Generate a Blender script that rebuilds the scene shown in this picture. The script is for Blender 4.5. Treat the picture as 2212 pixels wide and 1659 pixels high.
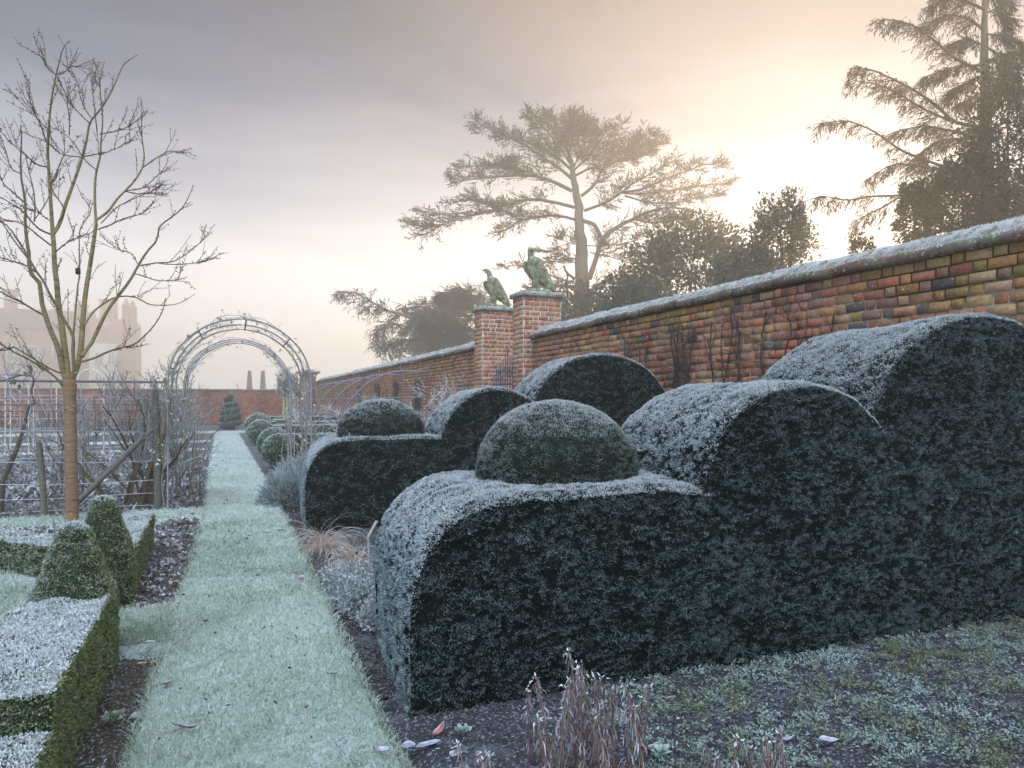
import bpy, math, random
import numpy as np
from mathutils import Vector

# ------------------------------------------------------------------ scene, camera, light
for o in list(bpy.data.objects):
    bpy.data.objects.remove(o, do_unlink=True)
SC = bpy.context.scene
COL = SC.collection
R = math.radians
rng = np.random.default_rng(11)
random.seed(5)

EYE = 1.30
F = 1475.0                      # focal length in units of a 2212 px wide picture
VPX, HOR = 482.0, 868.0
YAW = math.atan((1106 - VPX) / F)
cam_d = bpy.data.cameras.new('camera')
cam = bpy.data.objects.new('camera', cam_d)
COL.objects.link(cam)
cam.location = (0, 0, EYE)
cam.rotation_euler = (R(90), 0, -YAW)
cam_d.sensor_width = 36
cam_d.lens = 36 * F / 2212
cam_d.shift_y = (HOR - 829.5) / 2212
cam_d.clip_start = 0.05
cam_d.clip_end = 2000
SC.camera = cam

SUN_AZ, SUN_EL = R(46.5), R(11)           # azimuth from +Y towards +X
SD = Vector((math.sin(SUN_AZ) * math.cos(SUN_EL), math.cos(SUN_AZ) * math.cos(SUN_EL), math.sin(SUN_EL)))
sl = bpy.data.lights.new('sun', 'SUN')
sl.energy = 2.0
sl.angle = R(0.6)
sl.color = (1.0, 0.68, 0.38)
so = bpy.data.objects.new('sun', sl)
COL.objects.link(so)
so.rotation_euler = (-SD).to_track_quat('-Z', 'Y').to_euler()

W = bpy.data.worlds.new("World")
SC.world = W
W.use_nodes = True
nt = W.node_tree
nt.nodes.clear()
N_, L_ = nt.nodes.new, nt.links.new
w_out = N_('ShaderNodeOutputWorld')
sky = N_('ShaderNodeTexSky')
sky.sky_type = 'NISHITA'
sky.sun_disc = False
sky.sun_elevation = SUN_EL
sky.sun_rotation = SUN_AZ
sky.dust_density = 0.1
sky.air_density = 0.2
sky.ozone_density = 3.0
bg1 = N_('ShaderNodeBackground')
bg1.inputs[1].default_value = 0.05
L_(sky.outputs[0], bg1.inputs[0])
# veil of thin high mist: colour by height above the horizon and nearness to the sun
tc = N_('ShaderNodeTexCoord')
sep = N_('ShaderNodeSeparateXYZ')
L_(tc.outputs['Generated'], sep.inputs[0])
ramp = N_('ShaderNodeValToRGB')
cr = ramp.color_ramp
stops = [(0.0, (1.0, .965, .90)), (.08, (.98, .945, .885)), (.17, (.84, .825, .80)), (.27, (.40, .41, .435)),
         (.37, (.085, .10, .14)), (.50, (.004, .010, .022)), (.70, (.01, .02, .04)), (1.0, (.25, .32, .42))]
cr.elements[0].position, cr.elements[0].color = stops[0][0], (*stops[0][1], 1)
cr.elements[1].position, cr.elements[1].color = stops[-1][0], (*stops[-1][1], 1)
for p_, c_ in stops[1:-1]:
    e = cr.elements.new(p_)
    e.color = (*c_, 1)
# streaky high cloud: stretched noise shifts the height look-up and adds pale wisps
mp = N_('ShaderNodeMapping')
mp.inputs['Scale'].default_value = (1.2, 2.2, 9.0)
mp.inputs['Rotation'].default_value = (0.18, 0.1, 0.3)
L_(tc.outputs['Generated'], mp.inputs[0])
nz = N_('ShaderNodeTexNoise')
nz.inputs['Scale'].default_value = 1.6
nz.inputs['Detail'].default_value = 7
nz.inputs['Roughness'].default_value = .55
L_(mp.outputs[0], nz.inputs['Vector'])


def wmath(op, a, b=None, c=None):
    n = N_('ShaderNodeMath')
    n.operation = op
    for i, v in enumerate((a, b, c)):
        if v is None:
            continue
        if isinstance(v, (int, float)):
            n.inputs[i].default_value = v
        else:
            L_(v, n.inputs[i])
    return n.outputs[0]


dotn = N_('ShaderNodeVectorMath')
dotn.operation = 'DOT_PRODUCT'
L_(tc.outputs['Generated'], dotn.inputs[0])
dotn.inputs[1].default_value = SD
sdot = wmath('MAXIMUM', dotn.outputs['Value'], 0.0)
zz = wmath('SUBTRACT', sep.outputs['Z'], wmath('MULTIPLY', wmath('POWER', sdot, 3.0), .05))
zz = wmath('SUBTRACT', zz, wmath('MULTIPLY', wmath('SUBTRACT', nz.outputs['Fac'], 0.5), .15))
L_(zz, ramp.inputs[0])
glow = N_('ShaderNodeMix')
glow.data_type = 'RGBA'
glow.blend_type = 'ADD'
glow.inputs[0].default_value = 1.0
g1 = N_('ShaderNodeMix')
g1.data_type = 'RGBA'
g1.inputs[6].default_value = (0, 0, 0, 1)
g1.inputs[7].default_value = (.36, .245, .085, 1)
L_(wmath('POWER', sdot, 4.5), g1.inputs[0])
L_(ramp.outputs[0], glow.inputs[6])
L_(g1.outputs[2], glow.inputs[7])
# added bright sky patch, unseen behind and above the camera, to light the garden
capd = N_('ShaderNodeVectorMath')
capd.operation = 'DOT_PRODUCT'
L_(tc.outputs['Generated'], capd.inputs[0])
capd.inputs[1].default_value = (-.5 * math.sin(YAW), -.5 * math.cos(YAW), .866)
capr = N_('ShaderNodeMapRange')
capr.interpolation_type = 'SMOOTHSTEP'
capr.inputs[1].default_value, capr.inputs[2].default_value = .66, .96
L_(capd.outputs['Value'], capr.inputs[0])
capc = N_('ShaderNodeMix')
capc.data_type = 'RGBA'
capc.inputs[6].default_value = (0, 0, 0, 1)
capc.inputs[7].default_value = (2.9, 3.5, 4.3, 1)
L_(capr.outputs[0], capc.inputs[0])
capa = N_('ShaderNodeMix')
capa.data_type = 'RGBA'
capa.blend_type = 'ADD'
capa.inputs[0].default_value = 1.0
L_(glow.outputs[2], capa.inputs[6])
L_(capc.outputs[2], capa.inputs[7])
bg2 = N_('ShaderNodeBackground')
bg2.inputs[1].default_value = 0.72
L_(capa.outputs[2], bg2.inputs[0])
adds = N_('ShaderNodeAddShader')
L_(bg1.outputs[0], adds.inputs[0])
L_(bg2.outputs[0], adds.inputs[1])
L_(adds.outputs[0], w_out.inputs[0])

SC.view_settings.view_transform = 'Standard'
SC.view_settings.look = 'None'
SC.view_settings.exposure = 0.85
SC.view_settings.gamma = 1.0
SC.render.engine = 'CYCLES'
SC.cycles.use_denoising = True
SC.cycles.max_bounces = 5
SC.cycles.diffuse_bounces = 3
SC.cycles.transmission_bounces = 3
SC.cycles.volume_bounces = 1
SC.cycles.sample_clamp_indirect = 4

HAZE_DENSITY = 0.0072

# ------------------------------------------------------------------ picture <-> place
FW = np.array([math.sin(YAW), math.cos(YAW), 0.0])
RT = np.array([math.cos(YAW), -math.sin(YAW), 0.0])
UP = np.array([0.0, 0.0, 1.0])


def sight(px, py, t):
    """a surveyed point: bearing measured in the photograph, t metres ahead"""
    u, v = (px - 1106) / F, (HOR - py) / F
    return np.array([0, 0, EYE]) + t * (FW + u * RT + v * UP)


def floor_at(px, py, z=0.0):
    return sight(px, py, (EYE - z) * F / (py - HOR))


# ------------------------------------------------------------------ object helpers
def tag(o, label=None, cat=None, group=None, kind=None):
    if label: o['label'] = label
    if cat: o['category'] = cat
    if group: o['group'] = group
    if kind: o['kind'] = kind
    return o


def empty(name, loc, label, cat, group=None, rz=0):
    o = bpy.data.objects.new(name, None)
    COL.objects.link(o)
    o.location = loc
    o.rotation_euler = (0, 0, rz)
    o.empty_display_size = .1
    return tag(o, label, cat, group)


def lerp(a, b, t):
    return a + (b - a) * t


class MB:
    """collects vertices, faces and vertex colours and links them as one mesh object"""
    def __init__(s):
        s.V, s.Q, s.T, s.C, s.n = [], [], [], [], 0

    def add(s, v, f, c=(.5, .5, .5)):
        v = np.asarray(v, float).reshape(-1, 3)
        c = np.asarray(c, float)
        if c.ndim == 1:
            c = np.broadcast_to(c, (len(v), 3))
        f = np.asarray(f, int)
        s.V.append(v)
        s.C.append(c)
        if len(f):
            (s.Q if f.shape[1] == 4 else s.T).append(f + s.n)
        s.n += len(v)

    def merge(s, o):
        V, Q, T, C = o.arrays()
        n0 = s.n
        s.V.append(V); s.C.append(C); s.n += len(V)
        if len(Q): s.Q.append(Q + n0)
        if len(T): s.T.append(T + n0)

    def arrays(s):
        V = np.concatenate(s.V) if s.V else np.zeros((0, 3))
        C = np.concatenate(s.C) if s.C else np.zeros((0, 3))
        Q = np.concatenate(s.Q) if s.Q else np.zeros((0, 4), int)
        T = np.concatenate(s.T) if s.T else np.zeros((0, 3), int)
        return V, Q, T, C

    def build(s, name, mat, parent=None, smooth=False, origin=None):
        V, Q, T, C = s.arrays()
        me = bpy.data.meshes.new(name)
        org = np.zeros(3)
        if parent is not None:
            org = np.array(parent['_w']) if '_w' in parent else np.array(parent.location)
        elif origin is not None:
            org = np.asarray(origin, float)
        elif len(V):
            org = np.array([(V[:, 0].min() + V[:, 0].max()) / 2, (V[:, 1].min() + V[:, 1].max()) / 2, V[:, 2].min()])
        base = org.copy()
        V = V - org
        nq, ntr = len(Q), len(T)
        me.vertices.add(len(V))
        me.vertices.foreach_set('co', V.astype(np.float32).ravel())
        me.loops.add(nq * 4 + ntr * 3)
        me.loops.foreach_set('vertex_index', np.concatenate([Q.ravel(), T.ravel()]).astype(np.int32))
        me.polygons.add(nq + ntr)
        ls = np.concatenate([np.arange(nq) * 4, nq * 4 + np.arange(ntr) * 3]).astype(np.int32)
        me.polygons.foreach_set('loop_start', ls)
        if smooth:
            me.polygons.foreach_set('use_smooth', np.ones(nq + ntr, bool))
        me.update(calc_edges=True)
        at = me.color_attributes.new('Col', 'FLOAT_COLOR', 'POINT')
        C4 = np.ones((len(V), 4), np.float32)
        C4[:, :3] = np.clip(C, 0, 1)
        at.data.foreach_set('color', C4.ravel())
        me.materials.append(mat)
        o = bpy.data.objects.new(name, me)
        COL.objects.link(o)
        if parent is not None:
            o.parent = parent
            WPOS[o.name] = base
        else:
            o.location = base
        return o


WPOS = {}


def part(mb, name, mat, parent, smooth=False):
    """child mesh; vertices given in world coordinates, every parent sits unrotated"""
    base = WPOS.get(parent.name)
    if base is None:
        base = np.array(parent.location)
    V, Q, T, C = mb.arrays()
    m2 = MB()
    m2.V, m2.C, m2.n = [V - base], [C], len(V)
    if len(Q): m2.Q = [Q]
    if len(T): m2.T = [T]
    o = m2.build(name, mat, None, smooth, origin=(0, 0, 0))
    o.parent = parent
    o.location = (0, 0, 0)
    WPOS[o.name] = base
    return o


# ------------------------------------------------------------------ shape helpers
def norm(v):
    return v / np.maximum(np.linalg.norm(v, axis=-1, keepdims=True), 1e-9)


_lat = np.random.default_rng(3).uniform(-1, 1, (32, 32, 32))


def _vn(P):
    i = np.floor(P).astype(int)
    f = P - i
    f = f * f * (3 - 2 * f)
    i &= 31
    j = (i + 1) & 31
    x0, y0, z0, x1, y1, z1 = i[..., 0], i[..., 1], i[..., 2], j[..., 0], j[..., 1], j[..., 2]
    fx, fy, fz = f[..., 0], f[..., 1], f[..., 2]
    a = _lat[x0, y0, z0] * (1 - fx) + _lat[x1, y0, z0] * fx
    b = _lat[x0, y1, z0] * (1 - fx) + _lat[x1, y1, z0] * fx
    c = _lat[x0, y0, z1] * (1 - fx) + _lat[x1, y0, z1] * fx
    d = _lat[x0, y1, z1] * (1 - fx) + _lat[x1, y1, z1] * fx
    return (a * (1 - fy) + b * fy) * (1 - fz) + (c * (1 - fy) + d * fy) * fz


def noise(P, s=1.0, seed=0):
    """smooth value noise about -1..1, s = feature size in metres"""
    P = np.asarray(P, float) / s * 1.6 + np.array([7.3, 3.1, 11.7]) * (seed + 1)
    return (_vn(P) + .5 * _vn(P[..., [1, 2, 0]] * 2.03 + 5.5) + .25 * _vn(P * 4.1 + 9.1)) / 1.1


def box(mb, lo, hi, c=(.5, .5, .5), bev=0.0):
    (x0, y0, z0), (x1, y1, z1) = lo, hi
    if bev <= 0:
        v = [(x0, y0, z0), (x1, y0, z0), (x1, y1, z0), (x0, y1, z0), (x0, y0, z1), (x1, y0, z1), (x1, y1, z1), (x0, y1, z1)]
        f = [(0, 3, 2, 1), (4, 5, 6, 7), (0, 1, 5, 4), (1, 2, 6, 5), (2, 3, 7, 6), (3, 0, 4, 7)]
        mb.add(v, f, c)
        return
    rings = []
    for z, i in ((z0, bev), (z0 + bev, 0), (z1 - bev, 0), (z1, bev)):
        rings.append([(x0 + i, y0 + i, z), (x1 - i, y0 + i, z), (x1 - i, y1 - i, z), (x0 + i, y1 - i, z)])
    v = [p for r in rings for p in r]
    f = [(3, 2, 1, 0), (12, 13, 14, 15)]
    for k in range(3):
        for j in range(4):
            a, b = k * 4 + j, k * 4 + (j + 1) % 4
            f.append((a, b, b + 4, a + 4))
    mb.add(v, f, c)


def tubes(mb, P, Rr, c, sides=5, tipc=None):
    """P (K,n,3) polylines, Rr (K,n) radii, c colour (3,) or (K,3)"""
    P = np.asarray(P, float)
    if P.ndim == 2: P = P[None]
    K, n, _ = P.shape
    Rr = np.broadcast_to(np.asarray(Rr, float), (K, n))
    T = norm(np.gradient(P, axis=1))
    ref = np.where(np.abs(T[:, :1, 2:3]) > .8, np.array([1.0, 0, 0]), np.array([0, 0, 1.0]))
    A = norm(np.cross(T, np.broadcast_to(ref, T.shape)))
    B = np.cross(T, A)
    th = np.arange(sides) * 2 * np.pi / sides
    ring = P[:, :, None] + Rr[:, :, None, None] * (A[:, :, None] * np.cos(th)[None, None, :, None] + B[:, :, None] * np.sin(th)[None, None, :, None])
    V = ring.reshape(-1, 3)
    k, i, j = np.meshgrid(np.arange(K), np.arange(n - 1), np.arange(sides), indexing='ij')
    a = (k * n + i) * sides + j
    b = (k * n + i) * sides + (j + 1) % sides
    Q = np.stack([a, b, b + sides, a + sides], -1).reshape(-1, 4)
    c = np.asarray(c, float)
    if c.ndim == 1: c = np.broadcast_to(c, (K, 3))
    if tipc is None:
        CC = np.repeat(c[:, None], n, 1)
    else:
        w = np.linspace(0, 1, n)[None, :, None]
        CC = c[:, None] * (1 - w) + np.asarray(tipc, float).reshape(-1, 1, 3) * w
    CC = np.repeat(CC[:, :, None], sides, 2).reshape(-1, 3)
    mb.add(V, Q, CC)


def resample(pts, n, smooth=True):
    pts = np.asarray(pts, float)
    d = np.r_[0, np.cumsum(np.linalg.norm(np.diff(pts, axis=0), axis=1))]
    if smooth and len(pts) > 2:
        s = np.linspace(0, d[-1], n)
        m = np.gradient(pts, d, axis=0)
        i = np.clip(np.searchsorted(d, s, side='right') - 1, 0, len(d) - 2)
        h = (d[i + 1] - d[i])[:, None]
        t = ((s - d[i])[:, None]) / h
        p0, p1, m0, m1 = pts[i], pts[i + 1], m[i] * h, m[i + 1] * h
        return (2 * t**3 - 3 * t**2 + 1) * p0 + (t**3 - 2 * t**2 + t) * m0 + (-2 * t**3 + 3 * t**2) * p1 + (t**3 - t**2) * m1
    s = np.linspace(0, d[-1], n)
    return np.stack([np.interp(s, d, pts[:, k]) for k in range(3)], 1)


def spawn(par, M, lo=.2, hi=1.0, length=.5, ang=.8, up=.2, wig=.15, n=5, plane=None, fwd=1.0, lenvar=.4, taper=True):
    """children polylines off parent polylines par (K,n,3); returns (K*M,n,3)"""
    K, m, _ = par.shape
    s = rng.uniform(lo, hi, (K, M))
    x = s * (m - 1)
    i = np.clip(x.astype(int), 0, m - 2)
    f = (x - i)[..., None]
    kk = np.arange(K)[:, None]
    start = par[kk, i] * (1 - f) + par[kk, i + 1] * f
    d = norm(par[kk, i + 1] - par[kk, i])
    r = rng.normal(size=d.shape)
    if plane is not None:
        r = r * np.array(plane)
    r = norm(r - (r * d).sum(-1, keepdims=True) * d)
    dr = norm(d * fwd * math.cos(ang) + r * math.sin(ang) + np.array([0, 0, up]))
    ln = np.asarray(length) * rng.uniform(1 - lenvar, 1 + lenvar, (K, M))
    if taper:
        ln = ln * (1.15 - .6 * s)
    start, dr, ln = start.reshape(-1, 3), dr.reshape(-1, 3), ln.reshape(-1)
    out = [start]
    p = start
    for j in range(1, n):
        dr = norm(dr + rng.normal(size=dr.shape) * wig + np.array([0, 0, up * .12]))
        p = p + dr * (ln / (n - 1))[:, None]
        out.append(p)
    return np.stack(out, 1)


def along(par, k, lo=0.0, hi=1.0):
    """k random points on each polyline -> points, tangents"""
    K, m, _ = par.shape
    x = rng.uniform(lo, hi, (K, k)) * (m - 1)
    i = np.clip(x.astype(int), 0, m - 2)
    f = (x - i)[..., None]
    kk = np.arange(K)[:, None]
    p = par[kk, i] * (1 - f) + par[kk, i + 1] * f
    d = norm(par[kk, i + 1] - par[kk, i])
    return p.reshape(-1, 3), d.reshape(-1, 3)


def diamonds(mb, P, D, L, Wd, cb, ct, fold=0.0, mid=.45):
    """leaf shaped quads from P along D; cb/ct colours at base/tip (3,) or (N,3)"""
    n = len(P)
    L = np.broadcast_to(np.asarray(L, float), (n,))[:, None]
    Wd = np.broadcast_to(np.asarray(Wd, float), (n,))[:, None]
    r = rng.normal(size=(n, 3))
    S = norm(np.cross(D, r))
    U = np.cross(S, D)
    p1 = P + D * L * mid + S * Wd * .5 + U * Wd * fold
    p3 = P + D * L * mid - S * Wd * .5 + U * Wd * fold
    V = np.stack([P, p1, P + D * L, p3], 1).reshape(-1, 3)
    cb = np.broadcast_to(np.asarray(cb, float), (n, 3))
    ct = np.broadcast_to(np.asarray(ct, float), (n, 3))
    cm = cb * .45 + ct * .55
    C = np.stack([cb, cm, ct, cm], 1).reshape(-1, 3)
    Q = np.arange(n * 4).reshape(-1, 4)
    mb.add(V, Q, C)


def strips(mb, P0, D0, L, Wd, droop, n, cb, ct):
    """arching ribbons"""
    K = len(P0)
    L = np.broadcast_to(np.asarray(L, float), (K,))[:, None]
    p, d, pts = P0, norm(D0), [P0]
    for j in range(1, n):
        d = norm(d + np.array([0, 0, -1.0]) * np.broadcast_to(np.asarray(droop, float), (K,))[:, None] / n + rng.normal(size=d.shape) * .03)
        p = p + d * L / (n - 1)
        pts.append(p)
    P = np.stack(pts, 1)
    T = norm(np.gradient(P, axis=1))
    S = norm(np.cross(T, np.broadcast_to(rng.normal(size=(K, 1, 3)), T.shape)))
    w = (np.sin(np.linspace(.35, np.pi * .97, n)) * .5)[None, :, None] * np.broadcast_to(np.asarray(Wd, float), (K,))[:, None, None]
    V = np.stack([P - S * w, P + S * w], 2).reshape(-1, 3)
    k, i = np.meshgrid(np.arange(K), np.arange(n - 1), indexing='ij')
    a = (k * n + i) * 2
    Q = np.stack([a, a + 1, a + 3, a + 2], -1).reshape(-1, 4)
    t = np.linspace(0, 1, n)[None, :, None]
    cb = np.broadcast_to(np.asarray(cb, float), (K, 3))[:, None]
    ct = np.broadcast_to(np.asarray(ct, float), (K, 3))[:, None]
    C = np.repeat((cb * (1 - t) + ct * t)[:, :, None], 2, 2).reshape(-1, 3)
    mb.add(V, Q, C)


def gridmesh(mb, X, c=(.5, .5, .5), flip=False, wrap=False):
    """X (a,b,3) grid of points"""
    a, b, _ = X.shape
    i, j = np.meshgrid(np.arange(a - 1), np.arange(b if wrap else b - 1), indexing='ij')
    j2 = (j + 1) % b
    q = np.stack([i * b + j, (i + 1) * b + j, (i + 1) * b + j2, i * b + j2], -1).reshape(-1, 4)
    if flip: q = q[:, ::-1]
    c = np.asarray(c, float)
    if c.ndim == 3: c = c.reshape(-1, 3)
    mb.add(X.reshape(-1, 3), q, c)


def scatter(mb, density, facing=None):
    """points and normals spread over the quads of mb; density per m2, facing(N,C) multiplies it"""
    V, Q, T, C = mb.arrays()
    a, b, c, d = V[Q[:, 0]], V[Q[:, 1]], V[Q[:, 2]], V[Q[:, 3]]
    nr = np.cross(c - a, d - b)
    ar = np.linalg.norm(nr, axis=1) * .5
    nr = norm(nr)
    dens = density * ar
    if facing is not None:
        dens = dens * facing(nr, (a + c) / 2)
    k = rng.poisson(dens)
    idx = np.repeat(np.arange(len(Q)), k)
    u, v = rng.random(len(idx))[:, None], rng.random(len(idx))[:, None]
    P = (a[idx] * (1 - u) + b[idx] * u) * (1 - v) + (d[idx] * (1 - u) + c[idx] * u) * v
    return P, nr[idx]


def sstep(x, a, b):
    t = np.clip((x - a) / (b - a), 0, 1)
    return t * t * (3 - 2 * t)


FROST = np.array([.82, .86, .89])
FROST_SIDE = np.array([.58, .71, .76])


def mixc(a, b, t):
    a, b = np.asarray(a, float), np.asarray(b, float)
    return a + (b - a) * np.asarray(t)[..., None]


# ------------------------------------------------------------------ materials
def mat(name, rough=.75, trans=0.0, nscale=0, namt=.3, bump=0.0, bscale=60, spec=.3, metal=0.0, speck=None, bdist=.01, stretch=None):
    m = bpy.data.materials.new(name)
    m.use_nodes = True
    t = m.node_tree
    n, l = t.nodes, t.links
    n.clear()
    out = n.new('ShaderNodeOutputMaterial')
    bs = n.new('ShaderNodeBsdfPrincipled')
    bs.inputs['Roughness'].default_value = rough
    bs.inputs['Specular IOR Level'].default_value = spec
    bs.inputs['Metallic'].default_value = metal
    at = n.new('ShaderNodeAttribute')
    at.attribute_name = 'Col'
    col = at.outputs['Color']
    tcn = n.new('ShaderNodeTexCoord')
    if stretch:
        ms_ = n.new('ShaderNodeMapping')
        ms_.inputs['Scale'].default_value = stretch
        l.new(tcn.outputs['Object'], ms_.inputs[0])
        crd = ms_.outputs[0]
    else:
        crd = tcn.outputs['Object']
    if nscale:
        nn = n.new('ShaderNodeTexNoise')
        nn.inputs['Scale'].default_value = nscale
        nn.inputs['Detail'].default_value = 6
        nn.inputs['Roughness'].default_value = .65
        l.new(crd, nn.inputs['Vector'])
        mr = n.new('ShaderNodeMapRange')
        mr.inputs[1].default_value, mr.inputs[2].default_value = .3, .7
        mr.inputs[3].default_value, mr.inputs[4].default_value = 1 - namt, 1 + namt
        l.new(nn.outputs['Fac'], mr.inputs[0])
        mx = n.new('ShaderNodeMix')
        mx.data_type = 'RGBA'
        mx.blend_type = 'MULTIPLY'
        mx.inputs[0].default_value = 1
        l.new(col, mx.inputs[6])
        l.new(mr.outputs[0], mx.inputs[7])
        col = mx.outputs[2]
    for sp in (speck or []):
        scale, lo, hi, c2 = sp
        nn = n.new('ShaderNodeTexNoise')
        nn.inputs['Scale'].default_value = scale
        nn.inputs['Detail'].default_value = 5
        nn.inputs['Roughness'].default_value = .6
        mpp = n.new('ShaderNodeMapping')
        mpp.inputs['Location'].default_value = (scale * .37, lo * 9, hi * 5)
        l.new(crd, mpp.inputs[0])
        l.new(mpp.outputs[0], nn.inputs['Vector'])
        mr = n.new('ShaderNodeMapRange')
        mr.inputs[1].default_value, mr.inputs[2].default_value = lo, hi
        l.new(nn.outputs['Fac'], mr.inputs[0])
        mx = n.new('ShaderNodeMix')
        mx.data_type = 'RGBA'
        l.new(mr.outputs[0], mx.inputs[0])
        l.new(col, mx.inputs[6])
        mx.inputs[7].default_value = (*c2, 1)
        col = mx.outputs[2]
    l.new(col, bs.inputs['Base Color'])
    if bump:
        nn = n.new('ShaderNodeTexNoise')
        nn.inputs['Scale'].default_value = bscale
        nn.inputs['Detail'].default_value = 8
        nn.inputs['Roughness'].default_value = .65
        l.new(crd, nn.inputs['Vector'])
        bm_ = n.new('ShaderNodeBump')
        bm_.inputs['Strength'].default_value = bump
        bm_.inputs['Distance'].default_value = bdist
        l.new(nn.outputs['Fac'], bm_.inputs['Height'])
        l.new(bm_.outputs[0], bs.inputs['Normal'])
    if trans:
        tr = n.new('ShaderNodeBsdfTranslucent')
        l.new(col, tr.inputs['Color'])
        ms = n.new('ShaderNodeMixShader')
        ms.inputs[0].default_value = trans
        l.new(bs.outputs[0], ms.inputs[1])
        l.new(tr.outputs[0], ms.inputs[2])
        l.new(ms.outputs[0], out.inputs[0])
    else:
        l.new(bs.outputs[0], out.inputs[0])
    return m


M_leaf = mat('foliage', .7, .2, 0, spec=.2)
M_needle = mat('needles', .8, .3, 0, spec=.1)
M_core = mat('hedge_core', .95, 0, 25, .4, spec=.05)
M_bark = mat('bark', .85, 0, 30, .35, .6, 80, spec=.2, speck=[(14, .56, .66, (.16, .15, .05))])
M_trunk = mat('banded_bark', .75, 0, 9, .42, .9, 14, spec=.3, bdist=.012, speck=[(3, .57, .66, (.11, .06, .04)), (2.2, .56, .70, (.17, .18, .07)), (6, .64, .70, (.45, .40, .33))], stretch=(1, 1, 7))
M_twig = mat('twigs', .85, .0, spec=.15)
M_brick = mat('brick', .9, 0, 55, .35, .7, 120, spec=.15, bdist=.006,
              speck=[(1.3, .58, .80, (.13, .085, .06)), (3.0, .62, .76, (.10, .085, .06)), (34, .63, .70, (.45, .44, .40)), (6, .55, .75, (.12, .085, .06)), (9, .70, .78, (.22, .19, .035))])
M_brick_f = mat('far_brick', .9, 0, 20, .3, .3, 60, spec=.1, speck=[(1.2, .52, .72, (.10, .085, .07))])
M_mortar = mat('mortar', .95, 0, 18, .5, .4, 90, spec=.1, speck=[(2.2, .48, .60, (.035, .036, .02))])
M_stone = mat('weathered_stone', .9, 0, 14, .35, .8, 70, spec=.15, bdist=.01,
              speck=[(22, .52, .60, (.13, .14, .055)), (40, .60, .66, (.55, .56, .55)), (30, .62, .68, (.03, .03, .027))])
M_metal = mat('painted_metal', .55, 0, 40, .2, spec=.4)
M_wood = mat('weathered_wood', .85, 0, 35, .35, .5, 90, spec=.2, speck=[(12, .58, .68, (.12, .15, .10))])
M_soil = mat('frosty_soil', .95, 0, 22, .5, .9, 45, spec=.1, bdist=.03,
             speck=[(70, .54, .64, (.30, .33, .38)), (8, .56, .72, (.17, .18, .20))])
M_turf = mat('frosty_turf', .95, .1, 40, .35, .6, 90, spec=.1, bdist=.02)
M_cop = mat('coping_stone', .92, 0, 12, .45, .8, 60, spec=.12, bdist=.012,
            speck=[(13, .52, .62, (.11, .14, .07)), (26, .58, .66, (.33, .36, .31)), (9, .66, .76, (.19, .19, .05))])
M_dry = mat('dead_leaf', .85, .15, 60, .3, .4, 80, spec=.2)

# ------------------------------------------------------------------ the ground
WALLX = 5.15


def structure(mb, name, m, smooth=True):
    o = mb.build(name, m, None, smooth, origin=(0, 0, 0))
    o['kind'] = 'structure'
    return o


g = MB()
xs = np.linspace(-160, 160, 60); ys = np.linspace(-12, 330, 60)
Xg, Yg = np.meshgrid(xs, ys, indexing='ij')
gridmesh(g, np.stack([Xg, Yg, np.full_like(Xg, -.09)], -1), (.10, .115, .09))
structure(g, 'ground', M_soil)


def soil_sheet(name, x0, x1, y0, y1, step, z=0.0, amp=.02, col=(.045, .036, .032), dip=None, m=None):
    mb = MB()
    nx, ny = max(3, int((x1 - x0) / step)), max(3, int((y1 - y0) / step))
    X, Y = np.meshgrid(np.linspace(x0, x1, nx), np.linspace(y0, y1, ny), indexing='ij')
    P = np.stack([X, Y, np.zeros_like(X)], -1)
    h = noise(P, .5, 1) * .6 + noise(P, .13, 2) * .5 + noise(P, .045, 3) * .35
    Z = z + amp * h
    if dip is not None: Z = Z + dip(X, Y)
    P[..., 2] = Z
    gridmesh(mb, P, col)
    return structure(mb, name, m or M_soil)


PX0, PX1 = -.335, .605          # the grass path


def right_dip(X, Y):
    return -.03 * sstep(-(X - PX1 - .14), -.0, .12)


soil_sheet('flower_bed_soil', PX1 - .03, WALLX + .1, -.4, 3.0, .022, -.005, .022, (.052, .050, .056), dip=right_dip)
soil_sheet('border_soil', PX1 - .03, WALLX + .1, 3.0, 14.0, .06, -.02, .025)
soil_sheet('kitchen_garden_soil', PX1 - .03, WALLX + .1, 14.0, 42.4, .25, -.02, .03, (.09, .09, .09))
soil_sheet('bed_soil', -.62, PX0 + .15, -.2, 4.02, .02, -.03, .02, (.075, .055, .035))
soil_sheet('mulch_soil', -.62, PX0 + .15, 4.9, 8.0, .025, -.02, .025, (.07, .052, .040))
soil_sheet('fruit_bed_soil', -5.0, PX0 + .15, 8.0, 14.0, .05, -.02, .035, (.075, .062, .058))
soil_sheet('tree_bed_soil', -5.0, -.62, 6.4, 8.0, .04, -.02, .03, (.07, .06, .055))
soil_sheet('vegetable_bed_soil', -26, PX0 + .15, 14.0, 42.4, .3, -.02, .04, (.085, .072, .07))


def path_shift(Y, w):
    el = np.interp(Y, [0, 2.7, 4.6, 6.5, 8.7, 11, 16, 24, 31], [0, 0, .045, .085, .125, .10, .06, .03, 0])
    er = np.interp(Y, [0, 2.7, 5, 7, 10, 13, 20, 31], [0, 0, .02, .04, .05, .055, .03, 0])
    return el * (1 - w) + er * w


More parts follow.
